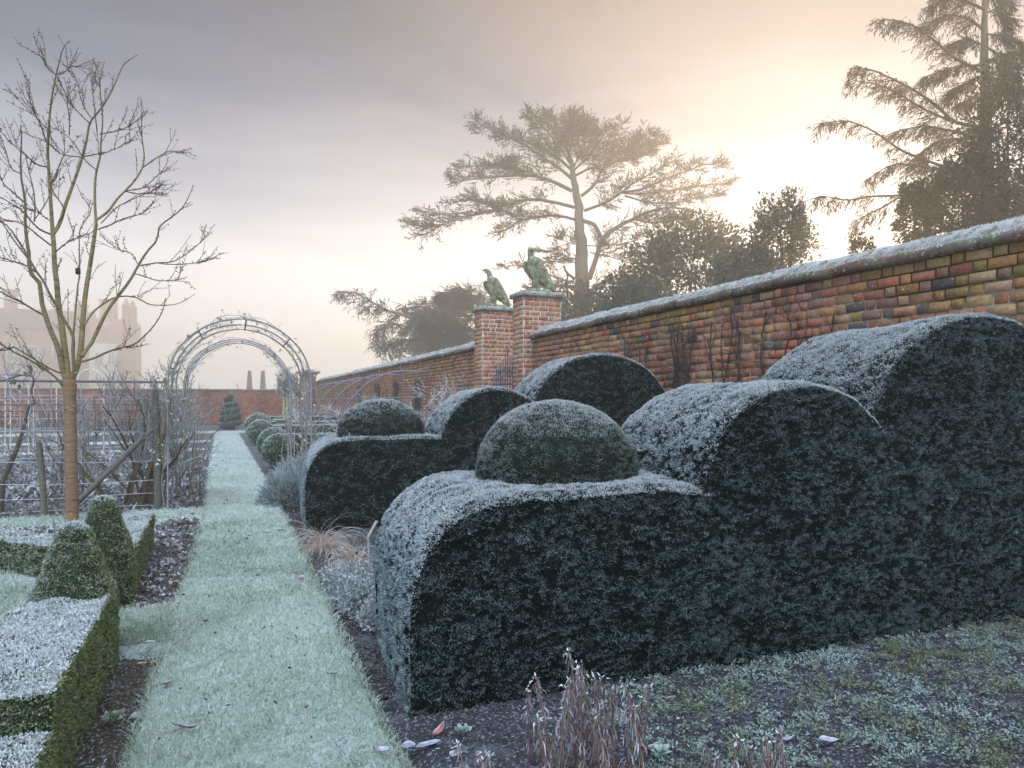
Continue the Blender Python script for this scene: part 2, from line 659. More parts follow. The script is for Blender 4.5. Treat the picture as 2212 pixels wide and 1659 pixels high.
def turf(name, x0, x1, y0, y1, z=.02, step=.03, edge=True, wav=.012, col=(.40, .46, .43), lim=None):
    mb = MB()
    nx, ny = max(4, int((x1 - x0) / step)), max(4, int((y1 - y0) / step))
    if ny > 900: ny = 900
    X, Y = np.meshgrid(np.linspace(x0, x1, nx), np.linspace(y0, y1, ny), indexing='ij')
    e = wav * noise(np.stack([Y, Y * 0, Y * 0], -1), .35, 1)
    w = (X - x0) / (x1 - x0)
    Xw = X + e * (2 * np.abs(w - .5)) ** 4 * np.sign(w - .5)
    if name == 'grass_path':
        Xw = Xw + path_shift(Y, w)
    P = np.stack([Xw, Y, np.zeros_like(X)], -1)
    Z = z + noise(P, .9, 3) * .008 + noise(P, .06, 4) * .006
    if edge:
        d = np.minimum(X - x0, x1 - X)
        Z = Z - .09 * (1 - sstep(d, -.001, .03))
        Z = Z - .09 * (1 - sstep(np.minimum(Y - y0, y1 - Y), -.001, .02))
    P[..., 2] = Z
    gridmesh(mb, P, col)
    structure(mb, name, M_turf)
    return P


turf('grass_path', PX0, PX1, -.6, 31.0, .025, .03)
turf('grass_entry', -.86, PX0 + .10, 4.05, 4.80, .021, .03)
turf('lawn', -6.0, -.84, 1.0, 6.2, .017, .05)
turf('grass_strip', -9.0, PX0 + .15, 8.35, 9.05, .023, .04, wav=.02)
turf('cross_path', -30, 8.0 - 2.9, 31.0, 33.2, .024, .3, col=(.40, .45, .42))
for k_, (ya, yb, xe) in enumerate([(12.4, 12.6, PX0 - .25), (20.2, 20.9, PX0 + .01), (24.5, 25.3, PX0 + .01)]):
    turf(('frosted_path', 'frosted_path', 'frosted_path')[k_], -26, xe, ya, yb, .022, .1, col=(.45, .50, .48))


def grass(name, regions, label, wind=0):
    """real blades; size grows and number falls with distance"""
    mb = MB()
    for (x0, x1, y0, y1, z, dens, lo_t) in regions:
        A = (x1 - x0) * (y1 - y0)
        n = int(A * dens)
        X = rng.uniform(x0, x1, n); Y = rng.uniform(y0, y1, n)
        t = X * FW[0] + Y * FW[1]
        keep = rng.random(n) < (lo_t / np.maximum(t, lo_t)) ** 2
        xc = X * RT[0] + Y * RT[1]
        keep &= (t > .8) & (xc > -1.02 * t) & (xc < 1.02 * t)
        X, Y, t = X[keep], Y[keep], t[keep]
        n = len(X)
        if name == 'path_grass' and x0 == PX0:
            X = X + path_shift(Y, (X - PX0) / (PX1 - PX0)) + rng.normal(0, .006, n)
        P = np.stack([X, Y, np.full(n, z)], 1)
        cl = noise(P, .11, 2) * .5 + noise(P, .5, 4) * .5
        tilt = .75
        D = norm(np.stack([rng.normal(0, tilt, n), rng.normal(0, tilt, n), rng.uniform(.5, 1.0, n)], 1))
        sc = np.clip(t / 2.6, .8, 4.5) ** .75
        L = rng.uniform(.02, .038, n) * (1 + .3 * cl) * np.minimum(sc, 1.5)
        Wd = .0030 * sc
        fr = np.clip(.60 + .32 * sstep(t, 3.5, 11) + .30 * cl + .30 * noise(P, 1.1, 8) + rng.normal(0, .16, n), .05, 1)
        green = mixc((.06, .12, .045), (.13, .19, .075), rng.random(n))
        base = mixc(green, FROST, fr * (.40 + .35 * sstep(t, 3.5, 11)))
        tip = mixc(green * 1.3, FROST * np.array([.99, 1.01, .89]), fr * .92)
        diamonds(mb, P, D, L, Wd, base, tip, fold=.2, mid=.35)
    o = mb.build(name, M_leaf, origin=(0, 0, 0))
    return tag(o, label, 'grass', None, 'stuff')


grass('path_grass', [(PX0, PX1, 1.0, 31, .02, 42000, 2.0), (-.86, PX0 + .06, 4.07, 4.78, .022, 36000, 2.6)],
      'frosted short turf of the straight grass path')
grass('lawn_grass', [(-4.6, -.84, 1.5, 6.2, .012, 16000, 2.6), (-5.5, PX0 + .14, 8.37, 9.03, .02, 16000, 3.0)],
      'frosted lawn behind the low box hedges')


# ------------------------------------------------------------------ brickwork
PAL = np.array([(.30, .105, .06), (.33, .13, .075), (.27, .10, .065), (.23, .10, .07), (.20, .105, .08), (.34, .16, .085), (.20, .105, .085), (.28, .14, .09), (.30, .19, .11)])


def bricks(mb, o, du, nv, length, z0, z1, course=.0865, lng=.205, hd=.105, joint=.013, proud=.010, pal=PAL, rough=1.0, lich=0.0, flip=False, pale=None):
    """Flemish bond laid on the plane o + s*du ; nv outward normal"""
    o, du, nv = np.asarray(o, float), np.asarray(du, float), np.asarray(nv, float)
    V, C = [], []
    rows = int(round((z1 - z0) / course))
    course = (z1 - z0) / rows
    B = []
    for r in range(rows):
        s = -((r % 2) * (lng * .5 + hd * .5) * 1.0) - rng.uniform(0, .02)
        k = 0
        zc = z0 + r * course
        while s < length:
            w = lng if k % 2 == 0 else hd
            if rng.random() < .12: w *= .9
            a, b = max(s, 0), min(s + w, length)
            if b - a > .03:
                B.append((a, b, zc, r / rows))
            s += w
            k += 1
    B = np.array(B)
    n = len(B)
    a, b, z, rr = B[:, 0] + joint / 2, B[:, 1] - joint / 2, B[:, 2] + joint / 2, B[:, 3]
    zt = B[:, 2] + course - joint / 2 + rng.normal(0, .0012, n)
    pr = proud + rng.normal(0, .0022, n)
    bv = .006
    sag = .004 * rng.normal(size=n)

    def corner(s_, z_, d_):
        return o[None] + s_[:, None] * du[None] + d_[:, None] * nv[None] + np.stack([0 * z_, 0 * z_, z_], 1)
    j = lambda k: rng.normal(0, .0018 * rough, n)
    outer = [corner(a + j(0), z + j(0) + sag * .5, 0 * a), corner(b + j(0), z + j(0), 0 * a), corner(b + j(0), zt + j(0), 0 * a), corner(a + j(0), zt + j(0) + sag * .5, 0 * a)]
    inner = [corner(a + bv + j(0), z + bv + j(0), pr + j(0)), corner(b - bv + j(0), z + bv + j(0), pr + j(0)), corner(b - bv + j(0), zt - bv + j(0), pr + j(0)), corner(a + bv + j(0), zt - bv + j(0), pr + j(0))]
    V = np.stack(outer + inner, 1).reshape(-1, 3)
    base = np.arange(n)[:, None] * 8
    fs = np.array([(4, 5, 6, 7), (0, 1, 5, 4), (1, 2, 6, 5), (2, 3, 7, 6), (3, 0, 4, 7)])
    Q = (base[:, None] + fs[None]).reshape(-1, 4)
    if flip: Q = Q[:, ::-1]
    c = pal[rng.integers(0, len(pal), n)] * rng.uniform(.72, 1.15, n)[:, None] * np.array([1.28, 1.32, 1.34])
    c = c * (1 + .25 * noise((o + B[:, :1] * du), .7, 7))[:, None]
    cen = (inner[0] + inner[2]) / 2
    if lich > 0:
        f = np.clip((noise(cen, .8, 5) * .55 + rng.normal(0, .34, n) + (rr - .86) * 2.0), 0, 1) * lich
        c = mixc(c, (.32, .265, .05), f * .60)
        grey = (rng.random(n) < .04)
        c[grey] = np.array((.115, .09, .085)) * rng.uniform(.7, 1.2, grey.sum())[:, None]
        tn = np.clip(noise(cen, 2.3, 6) * .7, 0, 1)
        c = mixc(c, (.30, .15, .085), tn * .4)
    if pale is not None:
        c = mixc(c, pale, rng.uniform(0, .35, n))
    CC = np.repeat(c[:, None], 8, 1)
    CC[:, :4] *= .85
    mb.add(V, Q, CC.reshape(-1, 3))


def mortar_plane(mb, o, du, length, z0, z1, zdark=None):
    o, du = np.asarray(o, float), np.asarray(du, float)
    nu, nzv = max(2, int(length / .12)), max(2, int((z1 - z0) / .12))
    s, z = np.meshgrid(np.linspace(0, length, nu), np.linspace(z0, z1, nzv), indexing='ij')
    P = o + s[..., None] * du + z[..., None] * UP
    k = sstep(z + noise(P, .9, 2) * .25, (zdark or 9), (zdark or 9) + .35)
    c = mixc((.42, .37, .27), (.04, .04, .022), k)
    gridmesh(mb, P, c)


def coping(mb, x, y0, y1, zl, overhang, thick, rise, step=.11, seed=0):
    """rounded saddle coping along Y; x = wall face, thick = wall thickness"""
    step = .055 if seed == 0 else step
    n = int((y1 - y0) / step)
    prof = [(-overhang + .05, 0.0), (-overhang + .012, .006), (-overhang, .03), (-overhang, .062), (-overhang + .018, .082), (-overhang + .10, .112),
            (thick * .32, .15 + rise * .7), (thick * .5, .15 + rise), (thick * .7, .15 + rise * .7), (thick + overhang - .05, .13), (thick + overhang, .08), (thick + overhang, 0.0)]
    ys_ = np.linspace(y0, y1, n)
    G = np.zeros((n, len(prof), 3))
    for k, (dx, dz) in enumerate(prof):
        G[:, k, 0] = x + dx; G[:, k, 1] = ys_; G[:, k, 2] = zl + dz
    w = noise(G, .55, 3 + seed) * .012 + noise(G, .16, 5) * .009
    G[..., 0] -= w * .8
    G[..., 2] += w + noise(np.stack([G[..., 1], 0 * G[..., 1], 0 * G[..., 1]], -1), 2.5, 1) * .018
    k = np.arange(len(prof))
    fr = sstep(k, 4, 6.5) * (1 - sstep(k, 9, 11))
    base = mixc((.135, .085, .07), (.20, .19, .17), np.clip(noise(G, .28, 4) * .8 + .2, 0, 1))
    jt = ((np.arange(n) * step) % .33 < step * .99) & (seed == 0)
    G[jt, :, 0] += np.where(np.arange(len(prof)) < 6, .010, 0)[None]
    G[jt, :, 2] -= .006
    base = base * np.where(jt, .35, 1.0)[:, None, None]
    c = mixc(base, FROST * .62, np.broadcast_to(fr, G.shape[:2]) * .7)
    gridmesh(mb, G, c, flip=False)
    return G


def garden_wall(name, label, x, y0, y1, zt, parts_fine, seed):
    e = empty(name, (x, (y0 + y1) / 2, 0), label, 'wall', 'brick walls of the kitchen garden')
    mm = MB()
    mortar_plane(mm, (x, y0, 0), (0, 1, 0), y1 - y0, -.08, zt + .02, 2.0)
    box(mm, (x + .012, y0, -.08), (x + .42, y1, zt + .01), (.20, .14, .10))
    part(mm, 'mortar_bed', M_mortar, e)
    bb = MB()
    bricks(bb, (x - .0, y0, 0), (0, 1, 0), (-1, 0, 0), y1 - y0, 0, zt - .004, lich=parts_fine, proud=.011, flip=True, rough=1.0)
    part(bb, 'brick_face', M_brick, e)
    cc = MB()
    G = coping(cc, x, y0, y1, zt, .070, .43, .075, seed=seed)
    cp = part(cc, 'coping', M_cop, e, True)
    fr = MB()
    P, Nn = scatter(cc, 4200 if seed == 0 else 1500, lambda n_, c_: np.clip(np.abs(n_[:, 2]) - .35, 0, 1) * (c_[:, 0] < x + .3) * np.clip(9 / np.maximum(c_[:, 1], 6), .1, 1) ** 1.2)
    n = len(P)
    D = norm(np.stack([rng.normal(0, .7, n), rng.normal(0, .7, n), np.abs(rng.normal(.7, .4, n))], 1))
    sc = np.clip(P[:, 1] / 6, 1, 4)
    k = noise(P, .2, 3)
    cb = mixc((.22, .25, .17), FROST * .9, np.clip(.55 + k * .5, 0, 1))
    diamonds(fr, P, D, rng.uniform(.008, .02, n) * sc, .007 * sc, cb * .8, mixc(cb, FROST, np.full(n, .75)))
    part(fr, 'frost_and_moss', M_leaf, cp)
    return e


garden_wall('garden_wall', 'tall red brick wall with yellow lichen and frosted coping behind the near yew hedge', WALLX, .6, 11.22, 2.44, 1.0, 0)
garden_wall('garden_wall', 'hazy brick wall with frosted coping running away beyond the eagle gate piers', WALLX, 13.82, 42.4, 2.44, .8, 1)

# back wall, faces the camera
e = empty('back_wall', (-10, 42.5, 0), 'low red brick wall closing the far end of the garden behind the spiral topiary', 'wall', 'brick walls of the kitchen garden')
mm = MB()
box(mm, (-34, 42.5, -.08), (WALLX, 42.9, 1.96), (.30, .24, .20))
part(mm, 'mortar_bed', M_mortar, e)
bb = MB()
bricks(bb, (-34, 42.5, 0), (1, 0, 0), (0, -1, 0), 34 + WALLX, 0, 1.955, course=.0905, proud=.012, rough=1, pal=PAL[:6] * np.array([1.0, .8, .8]))
part(bb, 'brick_face', M_brick_f, e)
cc = MB()
for k in range(66):
    x0 = -34 + k * .593
    box(cc, (x0, 42.44, 1.962), (x0 + .585, 42.96, 2.04 + rng.uniform(-.006, .006)), np.array((.38, .38, .36)) * rng.uniform(.8, 1.15), .012)
part(cc, 'coping', M_stone, e)


# ------------------------------------------------------------------ gate piers and eagles
def pier(y0, y1, label):
    x0, x1, zt = 4.97, 5.73, 3.21
    e = empty('gate_pier', ((x0 + x1) / 2, (y0 + y1) / 2, 0), label, 'pier', 'brick gate piers topped by eagles')
    mm = MB()
    box(mm, (x0, y0, -.05), (x1, y1, zt), (.45, .42, .37))
    part(mm, 'mortar_core', mat('pier_mortar', .95, 0, 18, .4, .4, 90, spec=.1), e)
    bb = MB()
    pal = PAL[[0, 1, 5, 5, 2, 7]] * 1.12
    bricks(bb, (x0, y0, 0), (1, 0, 0), (0, -1, 0), x1 - x0, 0, zt - .003, joint=.016, pal=pal)
    bricks(bb, (x0, y0, 0), (0, 1, 0), (-1, 0, 0), y1 - y0, 0, zt - .003, joint=.016, pal=pal, flip=True, pale=(.4, .36, .24))
    bricks(bb, (x0, y1, 0), (1, 0, 0), (0, 1, 0), x1 - x0, 0, zt - .003, joint=.016, pal=pal, flip=True)
    bricks(bb, (x1, y0, 0), (0, 1, 0), (1, 0, 0), y1 - y0, 0, zt - .003, joint=.016, pal=pal)
    part(bb, 'brickwork', M_brick, e)
    cc = MB()
    box(cc, (x0 - .05, y0 - .06, zt + .002), (x1 + .06, y1 + .06, zt + .09), (.36, .36, .33), .012)
    part(cc, 'cap_stone', M_stone, e)
    return e


pier(11.23, 11.70, 'nearer brick gate pier with lichened stone cap, right of the pair')
pier(13.34, 13.81, 'farther brick gate pier, left of the pair and half hidden by the nearer one')


def loft(mb, pts, sides=16, caps=True):
    """pts: (x,y,z, rx, ry) rings about a path"""
    pts = np.array(pts, float)
    P = resample(pts[:, :3], 26)
    tt = np.linspace(0, 1, 26)
    d = np.r_[0, np.cumsum(np.linalg.norm(np.diff(pts[:, :3], axis=0), axis=1))]
    d /= d[-1]
    ra, rb = np.interp(tt, d, pts[:, 3]), np.interp(tt, d, pts[:, 4])
    T = norm(np.gradient(P, axis=0))
    Yv = np.broadcast_to(np.array([0, 1.0, 0]), T.shape)
    A = norm(np.cross(T, Yv))
    B = norm(np.cross(T, A))
    th = np.arange(sides) * 2 * np.pi / sides
    G = P[:, None] + ra[:, None, None] * A[:, None] * np.cos(th)[None, :, None] + rb[:, None, None] * B[:, None] * np.sin(th)[None, :, None]
    G = np.concatenate([P[:1, None] + 0 * G[:1], G, P[-1:, None] + 0 * G[:1]])
    gridmesh(mb, G, (.4, .4, .34), wrap=True)


def eagle(pos, label, profile_head, scale):
    e = empty('eagle_statue', pos, label, 'statue', 'stone eagles on the gate piers')
    s = .00113 * scale

    def q(x, z, y=0, ra=10, rb=None):
        return ((x - 1150) * s, y * s, (790 - z) * s, ra * s, (rb or ra) * s)
    b = MB()
    loft(b, [q(1072, 215, 0, 44), q(1085, 260, 0, 66, 60), q(1100, 350, 0, 92, 95), q(1140, 460, 0, 98, 95), q(1215, 555, 0, 84, 80), q(1310, 640, 0, 60, 62), q(1390, 715, 0, 44, 52), q(1435, 755, 0, 26, 44)])
    if profile_head:
        loft(b, [q(1085, 290, 0, 58), q(1070, 215, 0, 50), q(1048, 160, 0, 44), q(1025, 130, 0, 42), q(1000, 125, 0, 30), q(985, 128, 0, 12)])
        loft(b, [q(1000, 112, 0, 22), q(965, 118, 0, 20), q(948, 132, 0, 12), q(944, 148, 0, 4)])
        loft(b, [q(1000, 152, 0, 14), q(972, 166, 0, 9), q(958, 170, 0, 4)])
    else:
        loft(b, [q(1085, 290, 0, 58), q(1074, 215, 0, 50), q(1068, 160, -5, 45), q(1070, 125, -8, 44), q(1072, 100, -4, 32), q(1072, 92, 0, 8)])
        loft(b, [q(1082, 125, -30, 20), q(1086, 135, -62, 17), q(1088, 150, -78, 10), q(1088, 170, -82, 4)])
    # folded wings
    loft(b, [q(1120, 268, -70, 30), q(1155, 310, -88, 62, 26), q(1210, 400, -92, 66, 24), q(1290, 520, -78, 56, 20), q(1370, 640, -55, 38, 16), q(1425, 730, -35, 18, 10)])
    loft(b, [q(1010, 300, 60, 24), q(985, 335, 66, 40, 24), q(1005, 400, 66, 46, 24), q(1045, 470, 60, 40, 22), q(1120, 560, 60, 30, 18), q(1250, 640, 58, 24, 14), q(1350, 700, 50, 18, 10)])
    # legs
    loft(b, [q(1125, 440, -25, 60), q(1140, 540, -28, 56), q(1150, 640, -28, 44), q(1152, 720, -28, 40)])
    loft(b, [q(1100, 450, 35, 56), q(1120, 560, 40, 48), q(1130, 640, 42, 40), q(1130, 720, 42, 36)])
    loft(b, [q(1330, 650, 0, 26), q(1335, 720, 0, 34), q(1345, 775, 0, 44)])
    for k in range(3):
        loft(b, [q(1140, 722, -30 + k * 6, 16), q(1100 - k * 4, 735, -70 + k * 30, 14), q(1080, 752, -80 + k * 30, 8)])
    rock = MB()
    loft(rock, [q(975, 752, 0, 10), q(1000, 750, 0, 34, 70), q(1080, 752, 0, 44, 105), q(1180, 756, 0, 42, 110), q(1290, 768, 0, 34, 100), q(1370, 775, 0, 26, 70), q(1400, 780, 0, 8)])
    # local x -> picture right, local y -> away from the viewer
    yaw_ = math.atan2(pos[0], pos[1])
    rx = np.array([math.cos(yaw_), -math.sin(yaw_), 0]); ry = np.array([math.sin(yaw_), math.cos(yaw_), 0])
    for m_, nm in ((b, 'eagle_body'), (rock, 'rocky_base')):
        V, Q, T, C = m_.arrays()
        V = V[:, :1] * rx + V[:, 1:2] * ry + V[:, 2:] * UP
        V = V + np.array(pos)
        k = MB(); k.add(V, Q, (.34, .335, .27))
        o = part(k, nm, M_stone, e, True)
        rm = o.modifiers.new('remesh', 'REMESH')
        rm.mode = 'VOXEL'
        rm.voxel_size = .0085
        rm.use_smooth_shade = True
        o.data.materials[0] = M_eagle
        tx = bpy.data.textures.new('plumage', 'CLOUDS')
        tx.noise_scale = .03 if nm == 'eagle_body' else .05
        dm = o.modifiers.new('weathering', 'DISPLACE')
        dm.texture = tx
        dm.strength = .004
        dm.mid_level = .5
    return e


M_eagle = mat('mossy_stone', .9, 0, 14, .3, .9, 60, spec=.1, bdist=.02)
nn_ = M_eagle.node_tree
for n_ in list(nn_.nodes):
    if n_.type == 'ATTRIBUTE':
        rgb = nn_.nodes.new('ShaderNodeTexNoise')
        rgb.inputs['Scale'].default_value = 9
        rgb.inputs['Detail'].default_value = 8
        rgb.inputs['Roughness'].default_value = .7
        tcc = nn_.nodes.new('ShaderNodeTexCoord')
        nn_.links.new(tcc.outputs['Object'], rgb.inputs['Vector'])
        rp = nn_.nodes.new('ShaderNodeValToRGB')
        rp.color_ramp.elements[0].position = .36
        rp.color_ramp.elements[0].color = (.09, .095, .045, 1)
        rp.color_ramp.elements[1].position = .62
        rp.color_ramp.elements[1].color = (.42, .42, .36, 1)
        el = rp.color_ramp.elements.new(.5)
        el.color = (.25, .25, .14, 1)
        nn_.links.new(rgb.outputs['Fac'], rp.inputs[0])
        for lk in list(nn_.links):
            if lk.from_node == n_:
                nn_.links.new(rp.outputs[0], lk.to_socket)

eagle((5.33, 11.46, 3.302), 'mossy stone eagle on the nearer gate pier, head turned towards the viewer', False, 1.09)
eagle((5.33, 13.57, 3.302), 'mossy stone eagle on the farther gate pier, beak open in profile to the left', True, 1.06)

# iron gate between the piers
e = empty('iron_gate', (5.2, 12.5, 0), 'dark blue wrought iron gate standing between the two eagle piers', 'gate')
mb = MB()
for k in range(13):
    y = 11.78 + k * .122
    top = 1.75 + .55 * (1 - abs(k - 6) / 6.0) ** 1.2
    tubes(mb, [[(5.2, y, .05), (5.2, y, top * .5), (5.2, y, top)]], .010, (.05, .07, .12), 5)
    diamonds(mb, np.array([[5.2, y, top - .01]]), np.array([[0, 0, 1.0]]), .10, .04, (.06, .08, .13), (.06, .08, .13))
for z in (.15, 1.0, 1.65):
    tubes(mb, [[(5.2, 11.75, z), (5.2, 12.5, z), (5.2, 13.3, z)]], .014, (.05, .07, .12), 5)
part(mb, 'bars', M_metal, e)
sc_ = MB()
for k in range(6):
    th = np.linspace(0, 2 * np.pi * 1.4, 18)
    r = .11 * (1 - th / 12)
    c0 = np.array([5.2, 11.95 + k * .22, 1.86 + .05 * (k % 2)])
    tubes(sc_, np.stack([0 * th + 5.2, c0[1] + r * np.cos(th), c0[2] + r * np.sin(th)], 1), .008, (.06, .08, .13), 5)
part(sc_, 'scrollwork', M_metal, e)

# ------------------------------------------------------------------ clipped yew
SHA, SHB = .15, -.045            # the hedges stand slightly askew


def hedge_xf(G, X0, Y0):
    a, b, z = G[..., 0].copy(), G[..., 1].copy(), G[..., 2].copy()
    return np.stack([X0 + a + (.075 + .03 * np.clip(a, 0, 4)) * b, Y0 + SHB * a + b, z], -1)


def tier_mesh(prof, b0, b1, X0, Y0, front_in=0.0, zscale=1.0, st=.035):
    """prof: (a,z) outline of the top from left to right; the solid goes down to the ground"""
    prof = np.array(prof, float)
    prof[:, 1] *= zscale
    d = np.r_[0, np.cumsum(np.linalg.norm(np.diff(prof, axis=0), axis=1))]
    n = max(8, int(d[-1] / st))
    t3 = np.c_[prof, np.zeros(len(prof))]
    rs = resample(t3, n)
    A, H = rs[:, 0], np.maximum(rs[:, 1], .02)
    nb = max(6, int((b1 - b0) / st))
    Bv = np.linspace(b0 + front_in, b1, nb)
    mb = MB()
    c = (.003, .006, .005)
    z0 = -.05

    def batter(G):
        k = np.clip(.35 - G[..., 2], 0, 1) / .35
        G[..., 0] += k * .012 * (1 - sstep(G[..., 0], 0, .6))
        G[..., 1] += k * .05 * (1 - sstep(G[..., 1] - b0, 0, .6)) + 0
        return G
    a, b = np.meshgrid(A, Bv, indexing='ij')
    top = np.stack([a, b, np.broadcast_to(H[:, None], a.shape)], -1)
    # soften the front and back arris
    eb = np.minimum(b - b0, b1 - b)
    top[..., 2] -= .03 * (1 - sstep(eb, 0, .07))
    ns = 34
    s = np.linspace(0, 1, ns)
    fr = np.zeros((n, ns, 3))
    fr[..., 0] = A[:, None]; fr[..., 1] = b0 + front_in; fr[..., 2] = z0 + (H[:, None] - .03 - z0) * s[None]
    bk = fr.copy(); bk[..., 1] = b1
    nl = max(5, int(H[0] / st))
    lf = np.zeros((nb, nl, 3))
    lf[..., 0] = A[0]; lf[..., 1] = Bv[:, None]; lf[..., 2] = z0 + (H[0] - z0) * np.linspace(0, 1, nl)[None]
    nr = max(5, int(H[-1] / st))
    rt = np.zeros((nb, nr, 3))
    rt[..., 0] = A[-1]; rt[..., 1] = Bv[:, None]; rt[..., 2] = z0 + (H[-1] - z0) * np.linspace(0, 1, nr)[None]
    for G, fl, dr in ((top, False, (0, 0, 1)), (fr, False, (0, -1, 0)), (bk, True, (0, 1, 0)), (lf, True, (-1, 0, 0)), (rt, False, (1, 0, 0))):
        G = hedge_xf(batter(G), X0, Y0)
        w = noise(G, .55, 1) * .014 + noise(G, .14, 2) * .011
        G = G + w[..., None] * np.array(dr)
        gridmesh(mb, G, c, flip=fl)
    return mb


def fixn(mb):
    return mb


YEW_G = [(.017, .045, .032), (.025, .056, .036), (.013, .034, .027)]


def yew_shoots(mb_base, dens, size, frostf, mb=None, near=None, greens=YEW_G, outward=None, tilt=.75, brown=.03, wid=.30, gap=1.0):
    """needle shoots on a clipped surface"""
    mb = mb or MB()
    P, Nn = scatter(mb_base, dens, near)
    n = len(P)
    if outward is not None:
        sgn = np.sign((Nn * (P - outward)).sum(1))
        Nn = Nn * np.where(sgn == 0, 1, sgn)[:, None]
    Pn = P * np.array([.85, .85, 1.7])
    cl = noise(Pn, max(.038, size * 2.6), 1) * .7 + noise(Pn, .15, 5) * .3
    kp = rng.random(n) < np.clip(1 - .34 * gap * (1 - .6 * sstep(Nn[:, 2], .1, .8)) + .8 * gap * cl * (1 - .5 * sstep(Nn[:, 2], .1, .8)), .12, 1)
    P, Nn, cl = P[kp], Nn[kp], cl[kp]
    n = len(P)
    P = P + Nn * (cl * size * (.5 + .6 * gap) * (1 - .55 * sstep(Nn[:, 2], .1, .8)))[:, None] - Nn * size * .35
    D = norm(Nn + rng.normal(size=(n, 3)) * tilt + np.array([0, 0, .12]))
    flip = (D * Nn).sum(1) < .05
    D[flip] = norm(D[flip] + Nn[flip] * 1.2)
    upf = sstep(Nn[:, 2], .1, .8)
    f = np.clip(frostf(norm(Nn + rng.normal(0, .10, Nn.shape)), P) * np.clip(1 + (.9 - .7 * upf) * cl, .1, 2.2) * (rng.uniform(.45, 1.3, n) * (1 - upf) + rng.uniform(.7, 1.3, n) * upf), 0, 1)
    gcol = np.array(greens)[rng.integers(0, len(greens), n)] * rng.uniform(.6, 1.3, n)[:, None]
    br = rng.random(n) < brown
    gcol[br] = (.085, .05, .03)
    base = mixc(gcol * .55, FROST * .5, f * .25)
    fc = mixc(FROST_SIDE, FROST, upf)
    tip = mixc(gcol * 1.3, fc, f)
    L = size * rng.uniform(.55, 1.35, n)
    Wl = L * wid
    L = L * np.where(rng.random(n) < .0015, rng.uniform(1.6, 2.8, n), 1.0)
    diamonds(mb, P, D, L, Wl, base, tip, fold=.25)
    return mb


def centre_out(mb):
    V = mb.arrays()[0]
    return V.mean(0)


def orient(mb, c):
    """make all quads face away from c"""
    V, Q, T, C = mb.arrays()
    a, b, cc_, d = V[Q[:, 0]], V[Q[:, 1]], V[Q[:, 2]], V[Q[:, 3]]
    nr = np.cross(cc_ - a, d - b)
    m = (nr * ((a + cc_) / 2 - c)).sum(1) < 0
    Q = Q.copy()
    Q[m] = Q[m][:, ::-1]
    mb.V, mb.C, mb.Q, mb.T, mb.n = [V], [C], [Q], ([T] if len(T) else []), len(V)
    return mb


def frost_yew(N, P):
    up = np.clip(N[:, 2], 0, 1)
    left = np.clip(-N[:, 0], 0, 1)
    front = np.clip(-N[:, 1], 0, 1)
    right = np.clip(N[:, 0], 0, 1)
    return .05 + .80 * sstep(up, .02, .75) + .52 * sstep(left, .25, .95) * (1 - up) + .17 * front * (1 - up) + .06 * right


